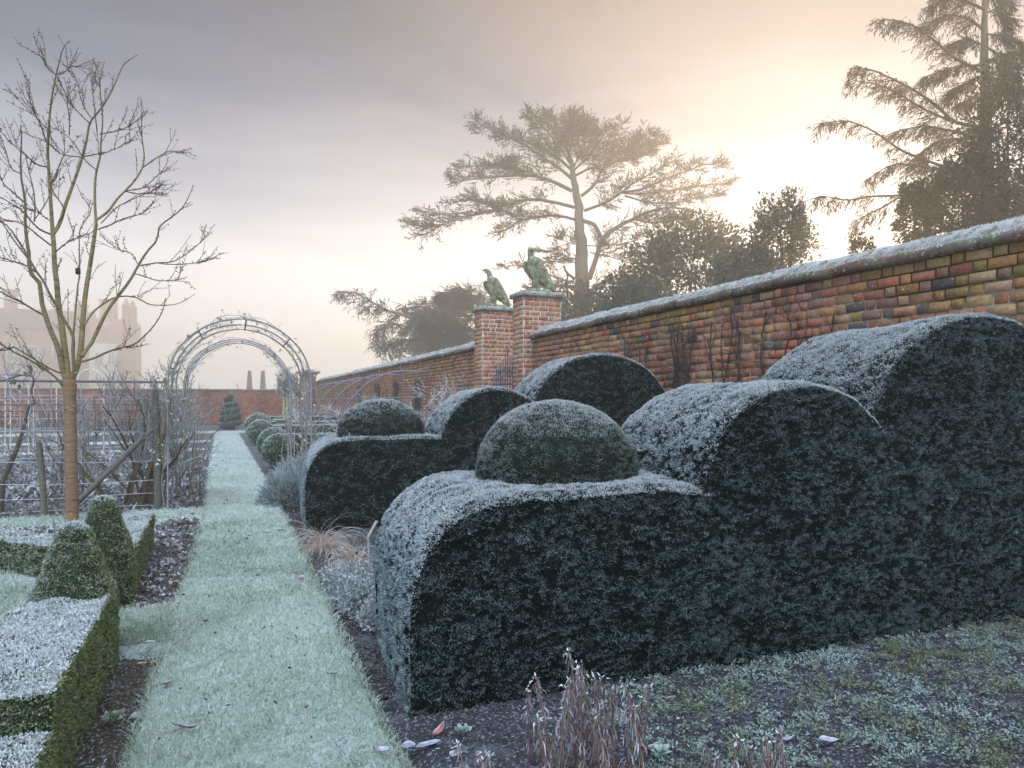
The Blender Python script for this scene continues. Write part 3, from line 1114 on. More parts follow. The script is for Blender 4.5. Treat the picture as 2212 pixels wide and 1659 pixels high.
def yew_hedge(X0, Y0, dens, size, zs, label, depth=1.15, dome=(.95, .62, .42, .40)):
    e = empty('yew_hedge', (X0 + 2.0, Y0 + .5, 0), label, 'hedge', 'stepped clipped yew hedges against the wall')
    low = [(.0, .40), (.008, .50), (.03, .60), (.07, .69), (.12, .76), (.19, .82), (.28, .862), (.40, .885), (.62, .90), (1.0, .905), (1.3, .90), (1.52, .885), (1.80, .86)]
    mid = [(1.40, .80), (1.425, .95), (1.47, 1.06), (1.54, 1.17), (1.64, 1.27), (1.76, 1.345), (1.9, 1.39), (2.04, 1.41), (2.2, 1.395), (2.36, 1.34), (2.5, 1.25), (2.58, 1.15), (2.63, 1.02), (2.9, 1.0)]
    upp = [(2.48, 1.16), (2.52, 1.34), (2.58, 1.45), (2.68, 1.56), (2.82, 1.66), (2.98, 1.74), (3.16, 1.79), (3.36, 1.815), (3.58, 1.80), (3.80, 1.74), (3.98, 1.65), (4.12, 1.53), (4.22, 1.38), (4.26, 1.2)]
    for nm, pr, fi, cen in (('lower_tier', low, 0, (.8, .5, .3)), ('middle_tier', mid, .004, (2.0, .5, .7)), ('upper_tier', upp, .008, (3.4, .5, .9))):
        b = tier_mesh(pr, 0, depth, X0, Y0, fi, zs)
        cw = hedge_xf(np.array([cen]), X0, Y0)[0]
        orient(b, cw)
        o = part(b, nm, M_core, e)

        def facing(n_, c_):
            r = np.ones(len(c_))
            r *= np.where(n_[:, 1] > .6, .12, 1)            # the back
            r *= np.where((n_[:, 0] > .7), .45, 1)
            if nm == 'lower_tier':
                r *= np.where(n_[:, 0] > .7, 0, 1)
            if nm == 'middle_tier':
                r *= np.where((n_[:, 0] < -.7) & (c_[:, 2] < .8 * zs), .0, 1) * np.where((n_[:, 0] > .7) & (c_[:, 2] < 1.0), 0, 1)
            if nm == 'upper_tier':
                r *= np.where((n_[:, 0] < -.7) & (c_[:, 2] < 1.1 * zs), .0, 1)
            if nm == 'lower_tier':
                r *= np.where((n_[:, 2] > .3) & (c_[:, 0] > X0 + 1.50), 0, 1)
            if nm == 'middle_tier':
                r *= np.where((n_[:, 2] > .2) & (c_[:, 0] > X0 + 2.72), 0, 1)
            return r
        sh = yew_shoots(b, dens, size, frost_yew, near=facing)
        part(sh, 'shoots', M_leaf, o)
    # the dome
    ca, cb_, ra, hh = dome
    c = hedge_xf(np.array([[ca, cb_, 0]]), X0, Y0)[0]
    th = np.linspace(0, 2 * np.pi, 60, endpoint=False)
    zb = .88 * zs
    G = []
    for z, r in ((-.04, 1.0), (.0, 1.0), (.25, .995), (.42, .95), (.58, .86), (.72, .74), (.84, .58), (.93, .40), (.98, .22), (1.0, .02)):
        G.append(np.stack([c[0] + ra * r * np.cos(th), c[1] + ra * r * np.sin(th), np.full(60, zb + hh * z)], 1))
    G = np.array(G)
    d_ = norm(G - np.array([c[0], c[1], zb]))
    G = G + d_ * (noise(G, .3, 1) * .012)[..., None]
    b = MB()
    gridmesh(b, G, (.008, .014, .009), wrap=True)
    orient(b, np.array([c[0], c[1], zb + .05]))
    o = part(b, 'dome', M_core, e)

    def frd(N, P):
        return .17 + .62 * sstep(N[:, 2], .35, 1.0) + .15 * np.clip(-N[:, 0], 0, 1)
    sh = yew_shoots(b, dens * 1.1, size, frd, greens=[(.03, .06, .025), (.045, .07, .03), (.05, .055, .028)], brown=.10, gap=.75)
    part(sh, 'shoots', M_leaf, o)
    return e


yew_hedge(.70, 2.71, 60000, .0135, 1.0, 'big dark stepped yew hedge with frosted tops nearest the camera', 1.15, (.90, .64, .43, .42))
yew_hedge(.76, 7.14, 15000, .024, 1.03, 'second stepped yew hedge beyond the near one, beside the rose arch', 1.15, (.83, .60, .48, .42))


# ------------------------------------------------------------------ topiary balls and the spiral
def ball(name, c, r, dens, size, label, group, cat='topiary'):
    e = empty(name, (c[0], c[1], 0), label, cat, group)
    th = np.linspace(0, 2 * np.pi, 40, endpoint=False)
    ph = np.linspace(-1.25, np.pi / 2 - .02, 22)
    G = np.stack([c[0] + r * np.cos(ph)[:, None] * np.cos(th)[None], c[1] + r * np.cos(ph)[:, None] * np.sin(th)[None], np.broadcast_to((c[2] + r * np.sin(ph))[:, None], (22, 40))], -1)
    G = G + norm(G - np.array(c)) * (noise(G, .3, 2) * .012)[..., None]
    b = MB()
    gridmesh(b, G, (.02, .035, .015), wrap=True)
    orient(b, np.array(c))
    o = part(b, 'clipped_ball', M_core, e)

    def fb(N, P):
        return .30 + .55 * sstep(N[:, 2], -.5, .8)
    sh = yew_shoots(b, dens, size, fb, greens=[(.14, .22, .07), (.17, .25, .08), (.12, .19, .07)], wid=.5, gap=.2)
    part(sh, 'leaves', M_leaf, o)
    st = MB()
    tubes(st, [[(c[0], c[1], -.04), (c[0], c[1], .1), (c[0], c[1], max(.12, c[2] - r * .6))]], .03, (.10, .08, .06), 7)
    part(st, 'stem', M_bark, e)


GB = 'clipped box balls along the right edge of the path'
ball('box_ball', (1.04, 14.35, .33), .33, 4200, .035, 'nearest and greenest box ball beside the path, in front of its three fellows', GB)
ball('box_ball', (1.06, 16.4, .34), .36, 3600, .035, 'second box ball along the path, just behind the nearest one', GB)
ball('box_ball', (1.06, 22.2, .37), .38, 2200, .05, 'third box ball along the path, beside the square hedge corner', GB)
ball('box_ball', (1.19, 26.6, .42), .46, 1600, .06, 'farthest and largest box ball near the end of the path', GB)

# spiral
sp = (.33, 36.2)
e = empty('spiral_topiary', (sp[0], sp[1], 0), 'tall spiral-clipped topiary standing before the back wall at the end of the path', 'topiary')
b = MB()
tt = np.linspace(0, 1, 150)
turns = 4.2
th = tt * turns * 2 * np.pi + 2.2
Rc = .37 * (1 - .50 * tt ** 2.2)
pts = np.stack([sp[0] + Rc * np.cos(th), sp[1] + Rc * np.sin(th), .10 + 1.30 * tt], 1)
tubes(b, pts[None], (.165 * (1 - .30 * tt ** 1.6))[None], (.03, .05, .04), 14)
tubes(b, [[(sp[0], sp[1], -.05), (sp[0], sp[1], .8), (sp[0], sp[1], 1.5)]], np.array([[.22, .16, .08]]), (.02, .03, .025), 14)
part(b, 'spiral_coil', M_core, e, True)
sh = yew_shoots(b, 2600, .035, lambda N, P: .12 + .5 * sstep(N[:, 2], -.2, .8), greens=[(.05, .085, .06), (.06, .10, .07)], wid=.5, gap=.2)
part(sh, 'leaves', M_leaf, e)
b = MB()
phs = np.linspace(-1.4, 1.5, 12); ths = np.linspace(0, 2 * np.pi, 20, endpoint=False)
G = np.stack([sp[0] + .15 * np.cos(phs)[:, None] * np.cos(ths), sp[1] + .15 * np.cos(phs)[:, None] * np.sin(ths), np.broadcast_to((1.56 + .15 * np.sin(phs))[:, None], (12, 20))], -1)
gridmesh(b, G, (.035, .06, .04), wrap=True)
orient(b, np.array([sp[0], sp[1], 1.56]))
o = part(b, 'finial_ball', M_core, e, True)
sh = yew_shoots(b, 2000, .04, lambda N, P: .12 + .5 * sstep(N[:, 2], -.2, .8), wid=.5)
part(sh, 'leaves', M_leaf, o)


# ------------------------------------------------------------------ low box hedging
BOX_G = [(.16, .20, .06), (.20, .24, .07), (.28, .26, .07), (.11, .15, .05)]


def frost_box(N, P):
    return .08 + .97 * sstep(N[:, 2], .25, .9) + .22 * np.clip(-N[:, 0], 0, 1) + .12 * np.clip(-N[:, 1], 0, 1)


def ribbon_hedge(path, w, h, step=.03):
    """box-section hedge following a ground polyline (centre line)"""
    path = np.array([(p[0], p[1], 0) for p in path], float)
    L = np.linalg.norm(np.diff(path, axis=0), axis=1).sum()
    n = max(4, int(L / step))
    P = resample(path, n, len(path) > 2)
    T = norm(np.gradient(P, axis=0))
    S = np.cross(T, UP)
    m1, m2 = max(4, int(h / step)), max(4, int(w / step))
    prof = [(-w / 2, -.04 + (h + .04) * k / m1) for k in range(m1)] + [(-w / 2 + w * k / m2, h) for k in range(m2)] + [(w / 2, h - (h + .04) * k / m1) for k in range(m1 + 1)]
    prof = np.array(prof)
    G = P[:, None] + S[:, None] * prof[None, :, :1] + UP * prof[None, :, 1:2]
    nrm = np.where(np.abs(np.abs(prof[:, 0]) - w / 2) < 1e-6, np.sign(prof[:, 0]), 0)
    k = noise(G, .22, 3) * .012 + noise(G, .6, 1) * .01
    G = G + S[:, None] * (nrm[None] * k)[..., None] + UP * (k * (prof[None, :, 1] > h - .001))[..., None]
    b = MB()
    gridmesh(b, G, (.02, .03, .012))
    for e_, fl in ((0, False), (-1, True)):
        a = G[e_]
        na = 10
        zs = np.linspace(-.04, h, na)
        xs_ = np.linspace(-w / 2, w / 2, m2)
        E = P[e_] + S[e_] * xs_[:, None, None] + UP * zs[None, :, None]
        gridmesh(b, E, (.02, .03, .012), flip=fl)
    orient_ribbon(b, P, S, w, h)
    return b


def orient_ribbon(mb, P, S, w, h):
    V, Q, T, C = mb.arrays()
    a, b, c, d = V[Q[:, 0]], V[Q[:, 1]], V[Q[:, 2]], V[Q[:, 3]]
    nr = np.cross(c - a, d - b)
    ce = (a + c) / 2
    dd = np.linalg.norm(ce[:, None, :2] - P[None, ::4, :2], axis=2)
    nearp = P[::4][dd.argmin(1)] + UP * h * .45
    m = (nr * (ce - nearp)).sum(1) < 0
    Q = Q.copy(); Q[m] = Q[m][:, ::-1]
    mb.Q = [Q]; mb.V = [V]; mb.C = [C]


def cone_mesh(cx, cy, hw, h, top):
    th = np.linspace(0, 2 * np.pi, 44, endpoint=False)
    ct, st = np.cos(th), np.sin(th)
    k = (np.abs(ct) ** 3.2 + np.abs(st) ** 3.2) ** (-1 / 3.2)
    G = []
    for z, f in ((-.04, 1), (.10, 1.0), (.30, 1.0), (.44, .99), (.52, .86), (.64, .62), (.76, .38), (.88, .15), (.955, .01), (.992, -.2), (1.004, -.75)):
        rr = top + (hw - top) * f if f > -.7 else .01
        rr = max(rr, .01)
        G.append(np.stack([cx + rr * k * ct, cy + rr * k * st, np.full(44, z * h if z > 0 else -.03)], 1))
    G = np.array(G)
    G = np.array([resample(G[:, j], 26, False) for j in range(44)]).transpose(1, 0, 2)
    G = G + norm(G - np.array([cx, cy, h * .4])) * (noise(G, .18, 2) * .006)[..., None]
    b = MB()
    gridmesh(b, G, (.02, .03, .012), wrap=True)
    orient(b, np.array([cx, cy, h * .4]))
    return b


def box_hedge(label, loc, bits, group='low clipped box hedges edging the beds'):
    e = empty('box_hedge', loc, label, 'hedge', group)
    for nm, b, dens, size in bits:
        o = part(b, nm, M_core, e)
        sh = yew_shoots(b, dens, size, frost_box, greens=BOX_G, wid=.62, tilt=.9, brown=.04, gap=.35)
        part(sh, 'leaves', M_leaf, o)
    return e


box_hedge('near low box hedge with thickly frosted top and clipped cone at its far end', (-.67, 3.0, 0),
          [('long_run', ribbon_hedge([(-.69, 2.62), (-.69, 3.9)], .36, .355), 62000, .0125),
           ('low_end', ribbon_hedge([(-.685, 1.2), (-.685, 2.615)], .35, .235), 62000, .0125),
           ('clipped_cone', cone_mesh(-.685, 3.98, .185, .70, .062), 62000, .0125)])
box_hedge('farther low box hedge starting with a rounded cone and running on beside the mulch', (-.68, 5.8, 0),
          [('long_run', ribbon_hedge([(-.70, 5.15), (-.70, 6.85)], .26, .30), 34000, .015),
           ('clipped_cone', cone_mesh(-.70, 5.02, .168, .70, .062), 38000, .015)])
box_hedge('curved low box hedge bounding the back of the small lawn', (-2.2, 6.6, 0),
          [('curved_run', ribbon_hedge([(-.86, 5.75), (-1.25, 6.15), (-1.75, 6.7), (-2.5, 7.15), (-3.6, 7.4), (-5.0, 7.45)], .30, .25), 16000, .02)])
GP = 'far parterre hedges right of the path'
for (x0, x1, y, w, h, lb) in [(1.45, 5.0, 19.2, .5, .42, 'square-cut frosted box hedge right behind the box balls'), (1.3, 4.9, 24.2, .7, .50, 'middle frosted parterre hedge beyond the rose arches'),
                              (1.6, 4.9, 28.6, .6, .50, 'far frosted parterre hedge beside the stone pedestal'), (1.9, 5.0, 33.5, .7, .6, 'farthest frosted parterre hedge under the side wall')]:
    box_hedge(lb, ((x0 + x1) / 2, y, 0), [('clipped_run', ribbon_hedge([(x0, y), (x1, y)], w, h, .08), 1100, .06)], GP)

# ------------------------------------------------------------------ rose arches over the path
def hoop_pts(y, x0, x1, z0, n=40, lean=0):
    cx, r = (x0 + x1) / 2, (x1 - x0) / 2
    th = np.linspace(np.pi, 0, n - 12)
    arc = [(cx + r * math.cos(t), y, z0 + r * math.sin(t) * .97) for t in th]
    left = [(x0, y, z) for z in np.linspace(-.03, z0, 7)[:-1]]
    right = [(x1, y, z) for z in np.linspace(z0, -.03, 7)[1:]]
    return np.array(left + arc + right)


STEEL = (.27, .27, .30)
VINE = np.array([(.34, .31, .28), (.20, .17, .12), (.46, .44, .44), (.18, .18, .10)])


def rose_arch(ys, x0, x1, z0, label):
    e = empty('rose_arch', ((x0 + x1) / 2, np.mean(ys), 0), label, 'arch', 'metal arches over the grass path')
    pts = []
    for i, y in enumerate(ys):
        p = hoop_pts(y, x0 + .01 * i, x1 + .005 * i, z0)
        pts.append(p)
        m = MB(); tubes(m, p[None], .0105, STEEL, 7)
        part(m, 'hoop', M_metal, e, True)
    for k in (8, 14, 20, 26, 31):
        m = MB()
        a, b = pts[0][k], pts[-1][k]
        tubes(m, np.array([a, (a + b) / 2, b])[None], .010, STEEL, 6)
        part(m, 'crossbar', M_metal, e, True)
    return pts


def climber(pts, label, thick, leafy, seed, group='climbing roses on the arches'):
    global rng
    rng = np.random.default_rng(seed)
    stems = MB()
    allp = []
    for p in pts:
        for k in range(thick):
            side = k % 2
            q = p if side == 0 else p[::-1]
            L_ = rng.uniform(.35, .62)
            n = int(len(q) * L_)
            q = q[:n]
            ph = rng.uniform(0, 6.28); fr = rng.uniform(.35, .8)
            off = np.stack([np.cos(np.arange(n) * fr + ph), np.sin(np.arange(n) * fr * .7 + ph), np.cos(np.arange(n) * fr * .5)], 1) * rng.uniform(.02, .07)
            off[:3] += rng.normal(0, .05, 3) * np.linspace(1, .2, 3)[:, None]
            q2 = resample(q + off + rng.normal(0, .010, (n, 3)), 24)
            q2[0, 2] = -.03
            allp.append(q2)
    A = np.array(allp)
    A[..., 2] = np.maximum(A[..., 2], -.03)
    K = len(A)
    w = np.linspace(1, .35, 24)[None]
    tubes(stems, A, rng.uniform(.003, .008, K)[:, None] * w, VINE[rng.integers(0, 4, K)], 5)
    tw = spawn(A, 12, .12, 1, .22, 1.0, .15, .35, 5)
    tubes(stems, tw, .0022 * np.linspace(1, .5, 5)[None], VINE[rng.integers(0, 4, len(tw))] * 1.2, 3)
    e = empty('climbing_rose', (float(A[..., 0].mean()), float(A[..., 1].mean()), 0), label, 'climber', group)
    part(stems, 'stems', M_bark, e)
    lf = MB()
    P, D = along(tw, leafy, .3, 1)
    P2, D2 = along(A, leafy * 5, .25, .95)
    P, D = np.r_[P, P2], np.r_[D, D2]
    n = len(P)
    keep = rng.random(n) < .5 + .4 * (noise(P, .3, 2))
    P, D = P[keep], D[keep]
    n = len(P)
    D = norm(rng.normal(0, .7, (n, 3)) + np.array([0, 0, -.8]))
    c = mixc((.22, .26, .05), (.30, .24, .07), rng.random(n))
    fr = rng.random(n) < .6
    c[fr] = mixc(c[fr], FROST, rng.uniform(.3, .9, fr.sum()))
    diamonds(lf, P, D, rng.uniform(.025, .055, n), rng.uniform(.014, .028, n), c, c, fold=.3)
    part(lf, 'leaves', M_leaf, e)


ax0, ax1 = -.60, 1.03
pA = rose_arch((8.97, 9.6, 10.2), ax0, ax1, 1.52, 'nearer rose arch of three grey metal hoops spanning the grass path')
pB = rose_arch((12.1, 12.45, 12.8), ax0 + .02, ax1 + .03, 1.53, 'farther rose arch with closely set hoops, seen through the nearer one')
climber(pA, 'frosted climbing rose stems with few yellow leaves on the nearer arch', 5, 5, 101)
climber(pB, 'bare climbing rose twined round the farther arch', 4, 7, 102)

# curved fruit hoops against the side wall
GH = 'curved iron fruit hoops against the wall'
words = ['nearest curved iron fruit hoop reaching from the side wall', 'second curved iron fruit hoop along the side wall', 'third curved iron fruit hoop, partly behind the arch leg',
         'fourth curved iron fruit hoop in the haze', 'farthest curved iron fruit hoop near the back wall']
for k, (y, lb) in enumerate(zip((18.1, 20.8, 24.2, 27.8, 31.5), words)):
    e = empty('fruit_hoop', (3.6, y, 0), lb, 'plant frame', GH)
    th = np.linspace(np.pi, np.pi / 2, 22)
    r = 1.95
    arc = np.stack([4.45 - .15 + r * .95 * np.cos(th) + .25, 0 * th + y, .15 + 1.98 * np.sin(th)], 1)
    arc = np.r_[[(arc[0, 0], y, -.05)], arc, [(5.16, y, 2.12)]]
    m = MB(); tubes(m, resample(arc, 34)[None], .022, (.19, .19, .24), 7)
    part(m, 'curved_bar', M_metal, e, True)
    for xx, z in ((3.1, 1.4), (3.75, 1.87), (4.4, 2.1)):
        m = MB()
        tubes(m, [[(xx, y, z), (xx, y, z + .1), (xx, y, z + .20)]], .012, (.19, .19, .24), 5)
        part(m, 'spike', M_metal, e)
e = empty('fruit_rail', (3.0, 22, 0), 'low horizontal iron rails and uprights linking the fruit hoops', 'railing')
for xx, z in ((3.05, 1.38), (2.75, .55), (2.85, .95)):
    m = MB()
    tubes(m, [[(xx, 11.0, z), (xx, 22, z), (xx, 33, z)]], .012, (.2, .2, .25), 5)
    part(m, 'rail', M_metal, e)
for y in np.arange(11, 33, 2.2):
    m = MB()
    tubes(m, [[(2.78, y, -.05), (2.78, y, .7), (2.78, y, 1.38)]], .012, (.2, .2, .25), 5)
    part(m, 'upright', M_metal, e)


# ------------------------------------------------------------------ twiggy plants
def bushy(name, label, cat, base, dirs, length, r0, lev, cols, up=.25, group=None, leaf=None, frost=.5, seed=1, wig=.18, spread=None, tipn=5):
    """dirs (K,3) starting directions; lev list of (children, length factor, angle, radius)"""
    global rng
    rng = np.random.default_rng(seed)
    base = np.asarray(base, float)
    e = empty(name, tuple(base), label, cat, group)
    K = len(dirs)
    st = base + rng.normal(0, .03 if spread is None else spread, (K, 3)) * np.array([1, 1, 0])
    p, d, pts = st, norm(np.asarray(dirs, float)), [st]
    ln = length * rng.uniform(.75, 1.15, K)
    n = 8
    for j in range(1, n):
        d = norm(d + rng.normal(0, wig * .8, d.shape) + np.array([0, 0, up * .3]))
        p = p + d * (ln / (n - 1))[:, None]
        pts.append(p)
    par = np.stack(pts, 1)
    m = MB()
    for q_ in par:
        m = MB()
        tubes(m, q_[None], r0 * rng.uniform(.6, 1.2) * np.linspace(1, .3, n)[None], cols[0], 7)
        part(m, 'stem', M_bark, e, True)
    m = MB()
    last = par
    for (ch, lf_, ang, rad) in lev:
        mean = np.linalg.norm(np.diff(last, axis=1), axis=2).sum(1).mean()
        last = spawn(last, ch, .22, 1.0, mean * lf_, ang, up, wig, tipn)
        f = np.clip(noise(last[:, 2], .3, 3) * .5 + frost, 0, 1)
        c = mixc(cols[1], FROST * .8, f)
        tubes(m, last, rad * np.linspace(1, .45, tipn)[None], c, 4 if rad > .003 else 3)
    part(m, 'twigs', M_twig, e)
    if leaf:
        k, sz, cs = leaf
        P, D = along(last, k, .2, 1)
        nn = len(P)
        c = np.array(cs)[rng.integers(0, len(cs), nn)] * rng.uniform(.7, 1.2, nn)[:, None]
        f = (rng.random(nn) < frost) * rng.uniform(.2, .9, nn)
        c = mixc(c, FROST, f)
        m = MB()
        diamonds(m, P, norm(D + rng.normal(0, .9, (nn, 3))), sz * rng.uniform(.6, 1.3, nn), sz * .55, c, c, fold=.3)
        part(m, 'buds_and_leaves', M_leaf, e)
    return par, last


def fan(n, el0, el1, seed, az=None):
    r = np.random.default_rng(seed)
    a = r.uniform(0, 2 * np.pi, n) if az is None else r.uniform(az[0], az[1], n)
    el = r.uniform(el0, el1, n)
    return np.stack([np.cos(a) * np.cos(el), np.sin(a) * np.cos(el), np.sin(el)], 1)


bushy('rose_bush', 'large frosted shrub rose with many mossy stems behind the fence brace', 'shrub', (-.99, 9.45, -.02), fan(12, .75, 1.35, 4), 1.35, .030,
      [(7, .62, .65, .0070), (6, .5, .7, .0042), (3, .42, .8, .0028)], [(.115, .085, .045), (.16, .13, .10)], .30, leaf=(3, .016, [(.10, .09, .06), (.16, .17, .08), (.08, .07, .06)]), frost=.32, seed=21, spread=.12)
bushy('rose_bush', 'thin twiggy frosted rose bush at the foot of the arch, left of the path', 'shrub', (-.66, 10.4, -.02), fan(12, 1.15, 1.5, 5), 1.25, .013,
      [(7, .45, .6, .0035), (6, .5, .7, .0020)], [(.16, .13, .10), (.22, .20, .17)], .3, leaf=(2, .016, [(.12, .14, .06), (.2, .17, .07)]), frost=.35, seed=22, spread=.16)
bushy('rose_bush', 'sparse frosted rose bush with tall thin stems left of the big shrub rose', 'shrub', (-1.75, 10.9, -.02), fan(10, .8, 1.4, 6), 1.3, .012,
      [(7, .5, .6, .0035), (6, .5, .8, .0020)], [(.15, .12, .10), (.24, .21, .20)], .25, leaf=(2, .014, [(.10, .09, .06)]), frost=.35, seed=23, spread=.2)
bushy('rose_bush', 'frosted twiggy climber in front of the side wall beyond the second yew hedge', 'shrub', (3.9, 13.6, -.02), fan(13, .7, 1.4, 7), 1.45, .016,
      [(8, .5, .8, .0050), (6, .45, .9, .0034)], [(.14, .12, .10), (.34, .32, .32)], .12, leaf=(2, .03, [(.2, .17, .14)]), frost=.75, seed=24, spread=.5)
bushy('rose_bush', 'frosted thorny rose on rails right of the arch, above the domed hedge', 'shrub', (3.1, 17.0, -.02), fan(14, .6, 1.3, 8), 1.3, .014,
      [(8, .5, .8, .0050), (5, .45, .9, .0036)], [(.14, .12, .10), (.32, .30, .30)], .15, leaf=(2, .03, [(.2, .19, .12)]), frost=.7, seed=25, spread=.7)
bushy('rose_bush', 'long trained rose spreading along the wall left of the eagle piers', 'shrub', (4.6, 15.2, -.02), fan(12, .9, 1.5, 9), 1.7, .015,
      [(7, .5, .9, .0045), (5, .45, .9, .0032)], [(.13, .11, .09), (.32, .30, .30)], .10, leaf=(2, .03, [(.2, .17, .14)]), frost=.7, seed=26, spread=.6)

# climbers on the brick faces
GV = 'bare climbers trained on the brick wall'
for k, (y, h, lb) in enumerate([(7.5, 2.35, 'bare climber on the wall, farthest of those right of the piers'), (6.75, 2.5, 'bare double-stemmed climber on the wall between the two hedges'),
                                (6.05, 2.6, 'bare climber on the wall left of the tallest near hedge'), (5.3, 2.5, 'bare climber on the wall closest above the near hedge')]):
    r_ = np.random.default_rng(40 + k)
    dd = np.stack([np.zeros(5), r_.uniform(-.22, .22, 5), np.ones(5)], 1)
    rng = np.random.default_rng(60 + k)
    e = empty('wall_climber', (WALLX - .06, y, 0), lb, 'climber', GV)
    m = MB()
    pts = []
    for d in dd:
        p = np.array([WALLX - .045, y + r_.uniform(-.35, .35), -.03]); q = [p]
        for j in range(11):
            p = p + (d + np.array([0, r_.normal(0, .22), 0])) * h / 11 * r_.uniform(.75, 1.0)
            q.append(p.copy())
        pts.append(resample(np.array(q), 20))
    par = np.array(pts)
    par[..., 0] = WALLX - .045 + r_.normal(0, .008, par.shape[:2])
    col = (.055, .045, .045)
    rs_ = r_.uniform(.012, .026, 5)
    for q_ in range(5):
        m = MB()
        tubes(m, par[q_][None], rs_[q_] * np.linspace(1, .35, 20)[None], col, 6)
        part(m, 'stem', M_bark, e, True)
    m = MB()
    tw = spawn(par, 11, .3, 1, .38, 1.0, .35, .25, 6, plane=(.08, 1, 1))
    tubes(m, tw, .0048 * np.linspace(1, .5, 6)[None], (.06, .05, .05), 4)
    tw2 = spawn(tw, 3, .3, 1, .16, .9, .3, .3, 4, plane=(.2, 1, 1))
    tubes(m, tw2, .0026 * np.linspace(1, .5, 4)[None], (.075, .065, .065), 3)
    part(m, 'twigs', M_twig, e)
GV2 = 'leafy dark climbers on the far wall'
for k, y in enumerate((19.0, 21.6, 24.5, 28.0)):
    e = empty('wall_climber', (WALLX - .1, y, 0), ['dark twiggy climber on the far wall nearest the eagle piers', 'second dark twiggy climber along the far wall', 'third dark twiggy climber along the far wall',
                                                  'farthest dark twiggy climber along the far wall'][k], 'climber', GV2)
    rng = np.random.default_rng(80 + k)
    m = MB()
    q = np.array([[(WALLX - .06, y + rng.uniform(-.3, .3), -.03), (WALLX - .06, y + rng.uniform(-.3, .3), .9), (WALLX - .06, y + rng.uniform(-.4, .4), 1.9)] for _ in range(6)])
    q = np.array([resample(a, 10) for a in q])
    for q_ in q:
        m = MB()
        tubes(m, q_[None], .016, (.07, .06, .06), 5)
        part(m, 'stem', M_bark, e)
    m = MB()
    tw = spawn(q, 30, .2, 1, .40, 1.0, .1, .3, 5, plane=(.15, 1, 1))
    tubes(m, tw, .005, (.09, .08, .08), 3)
    part(m, 'twigs', M_twig, e)

# ------------------------------------------------------------------ fence of the fruit bed
FY = 9.17
e = empty('fence_post', (-.735, FY, 0), 'pointed weathered wooden end post beside the arch with a slanting brace', 'post')
m = MB()
th = np.arange(8) / 8 * 2 * np.pi
tubes(m, [[(-.715, FY, -.06), (-.725, FY, .6), (-.74, FY, 1.30), (-.742, FY, 1.38), (-.746, FY, 1.57)]], np.array([[.044, .042, .038, .036, .006]]), (.14, .13, .12), 8)
o = part(m, 'post_shaft', M_wood, e)
m = MB()
tubes(m, [[(-.74, FY - .01, 1.02), (-1.2, FY - .015, .52), (-1.66, FY - .02, .02)]], .032, (.17, .145, .12), 7)
part(m, 'brace', M_wood, e)
for z in (1.35, .95):
    m = MB()
    th = np.linspace(0, 2 * np.pi, 12)
    tubes(m, np.stack([-.84 + .022 * np.cos(th), th * 0 + FY, z + .016 * np.sin(th)], 1)[None], .004, (.08, .08, .09), 4)
    tubes(m, [[(-.82, FY, z), (-.79, FY, z), (-.74, FY, z)]], .004, (.08, .08, .09), 4)
    part(m, 'eye_bolt', M_metal, e)
GW = 'straining wires of the fruit fence'
for k, z in enumerate((1.35, .95, .60, .36, .20, .06)):
    m = MB()
    xs = np.linspace(-.74, -6.0, 40)
    zz_ = z + .012 * np.sin(xs * 3 + k) - .02 * np.sin((xs + .74) / 5.3 * np.pi)
    tubes(m, np.stack([xs, 0 * xs + FY + .0, zz_], 1)[None], .0045, (.42, .43, .47), 4)
    o = m.build('fence_wire', M_metal, None)
    tag(o, ['topmost frosted fence wire running left from the pointed post', 'second frosted fence wire from the top', 'third frosted fence wire, crossing the middle of the brace',
            'fourth frosted fence wire from the top', 'fifth frosted fence wire, low above the soil', 'lowest frosted fence wire just above the grass strip'][k], 'wire', GW)
e = empty('wooden_stake', (-2.1, 7.95, 0), 'short rough wooden stake leaning slightly left of the young tree', 'stake')
m = MB()
a = floor_at(96, 1120); b_ = sight(84, 955, np.dot(a, FW))
tubes(m, [[a - np.array([0, 0, .05]), (a + b_) / 2 + np.array([.01, 0, 0]), b_]], np.array([[.034, .031, .03]]), (.15, .14, .10), 8)
part(m, 'stake_shaft', M_wood, e)
e = empty('espalier_tree', (-2.6, 8.9, 0), 'small crooked trained fruit tree with knobbly dark stem at the left edge', 'tree')
m = MB()
t0 = 7.9
pl = [(0, 1052), (30, 985), (50, 930), (58, 895), (62, 880), (75, 870)]
trunk = resample(np.array([sight(x, y, t0) for x, y in pl]), 14)
trunk[0, 2] = -.05
tubes(m, trunk[None], np.linspace(.032, .014, 14)[None], (.10, .085, .06), 7)
tr2 = resample(np.array([sight(x, y, t0) for x, y in [(75, 870), (68, 845), (72, 815), (60, 810), (30, 815), (0, 825)]]), 14)
tubes(m, tr2[None], np.linspace(.013, .006, 14)[None], (.10, .085, .07), 6)
part(m, 'trunk', M_bark, e)
m = MB()
rng = np.random.default_rng(33)
tw = spawn(np.array([trunk, tr2]), 22, .2, 1, .45, 1.0, .3, .3, 6)
tubes(m, tw, .0045 * np.linspace(1, .4, 6)[None], (.24, .22, .21), 4)
tw2 = spawn(tw, 4, .2, 1, .2, .9, .2, .3, 4)
tubes(m, tw2, .0025, mixc((.2, .17, .15), FROST, rng.random(len(tw2))), 3)
part(m, 'branches', M_twig, e)
m = MB()
P = np.array([sight(x, y, t0) for x, y in [(58, 790), (66, 796), (52, 800), (88, 790), (36, 822), (43, 830), (30, 818), (106, 960), (112, 968), (180, 985), (190, 975)]])
D = norm(rng.normal(0, .5, (len(P), 3)) + np.array([0, 0, -1]))
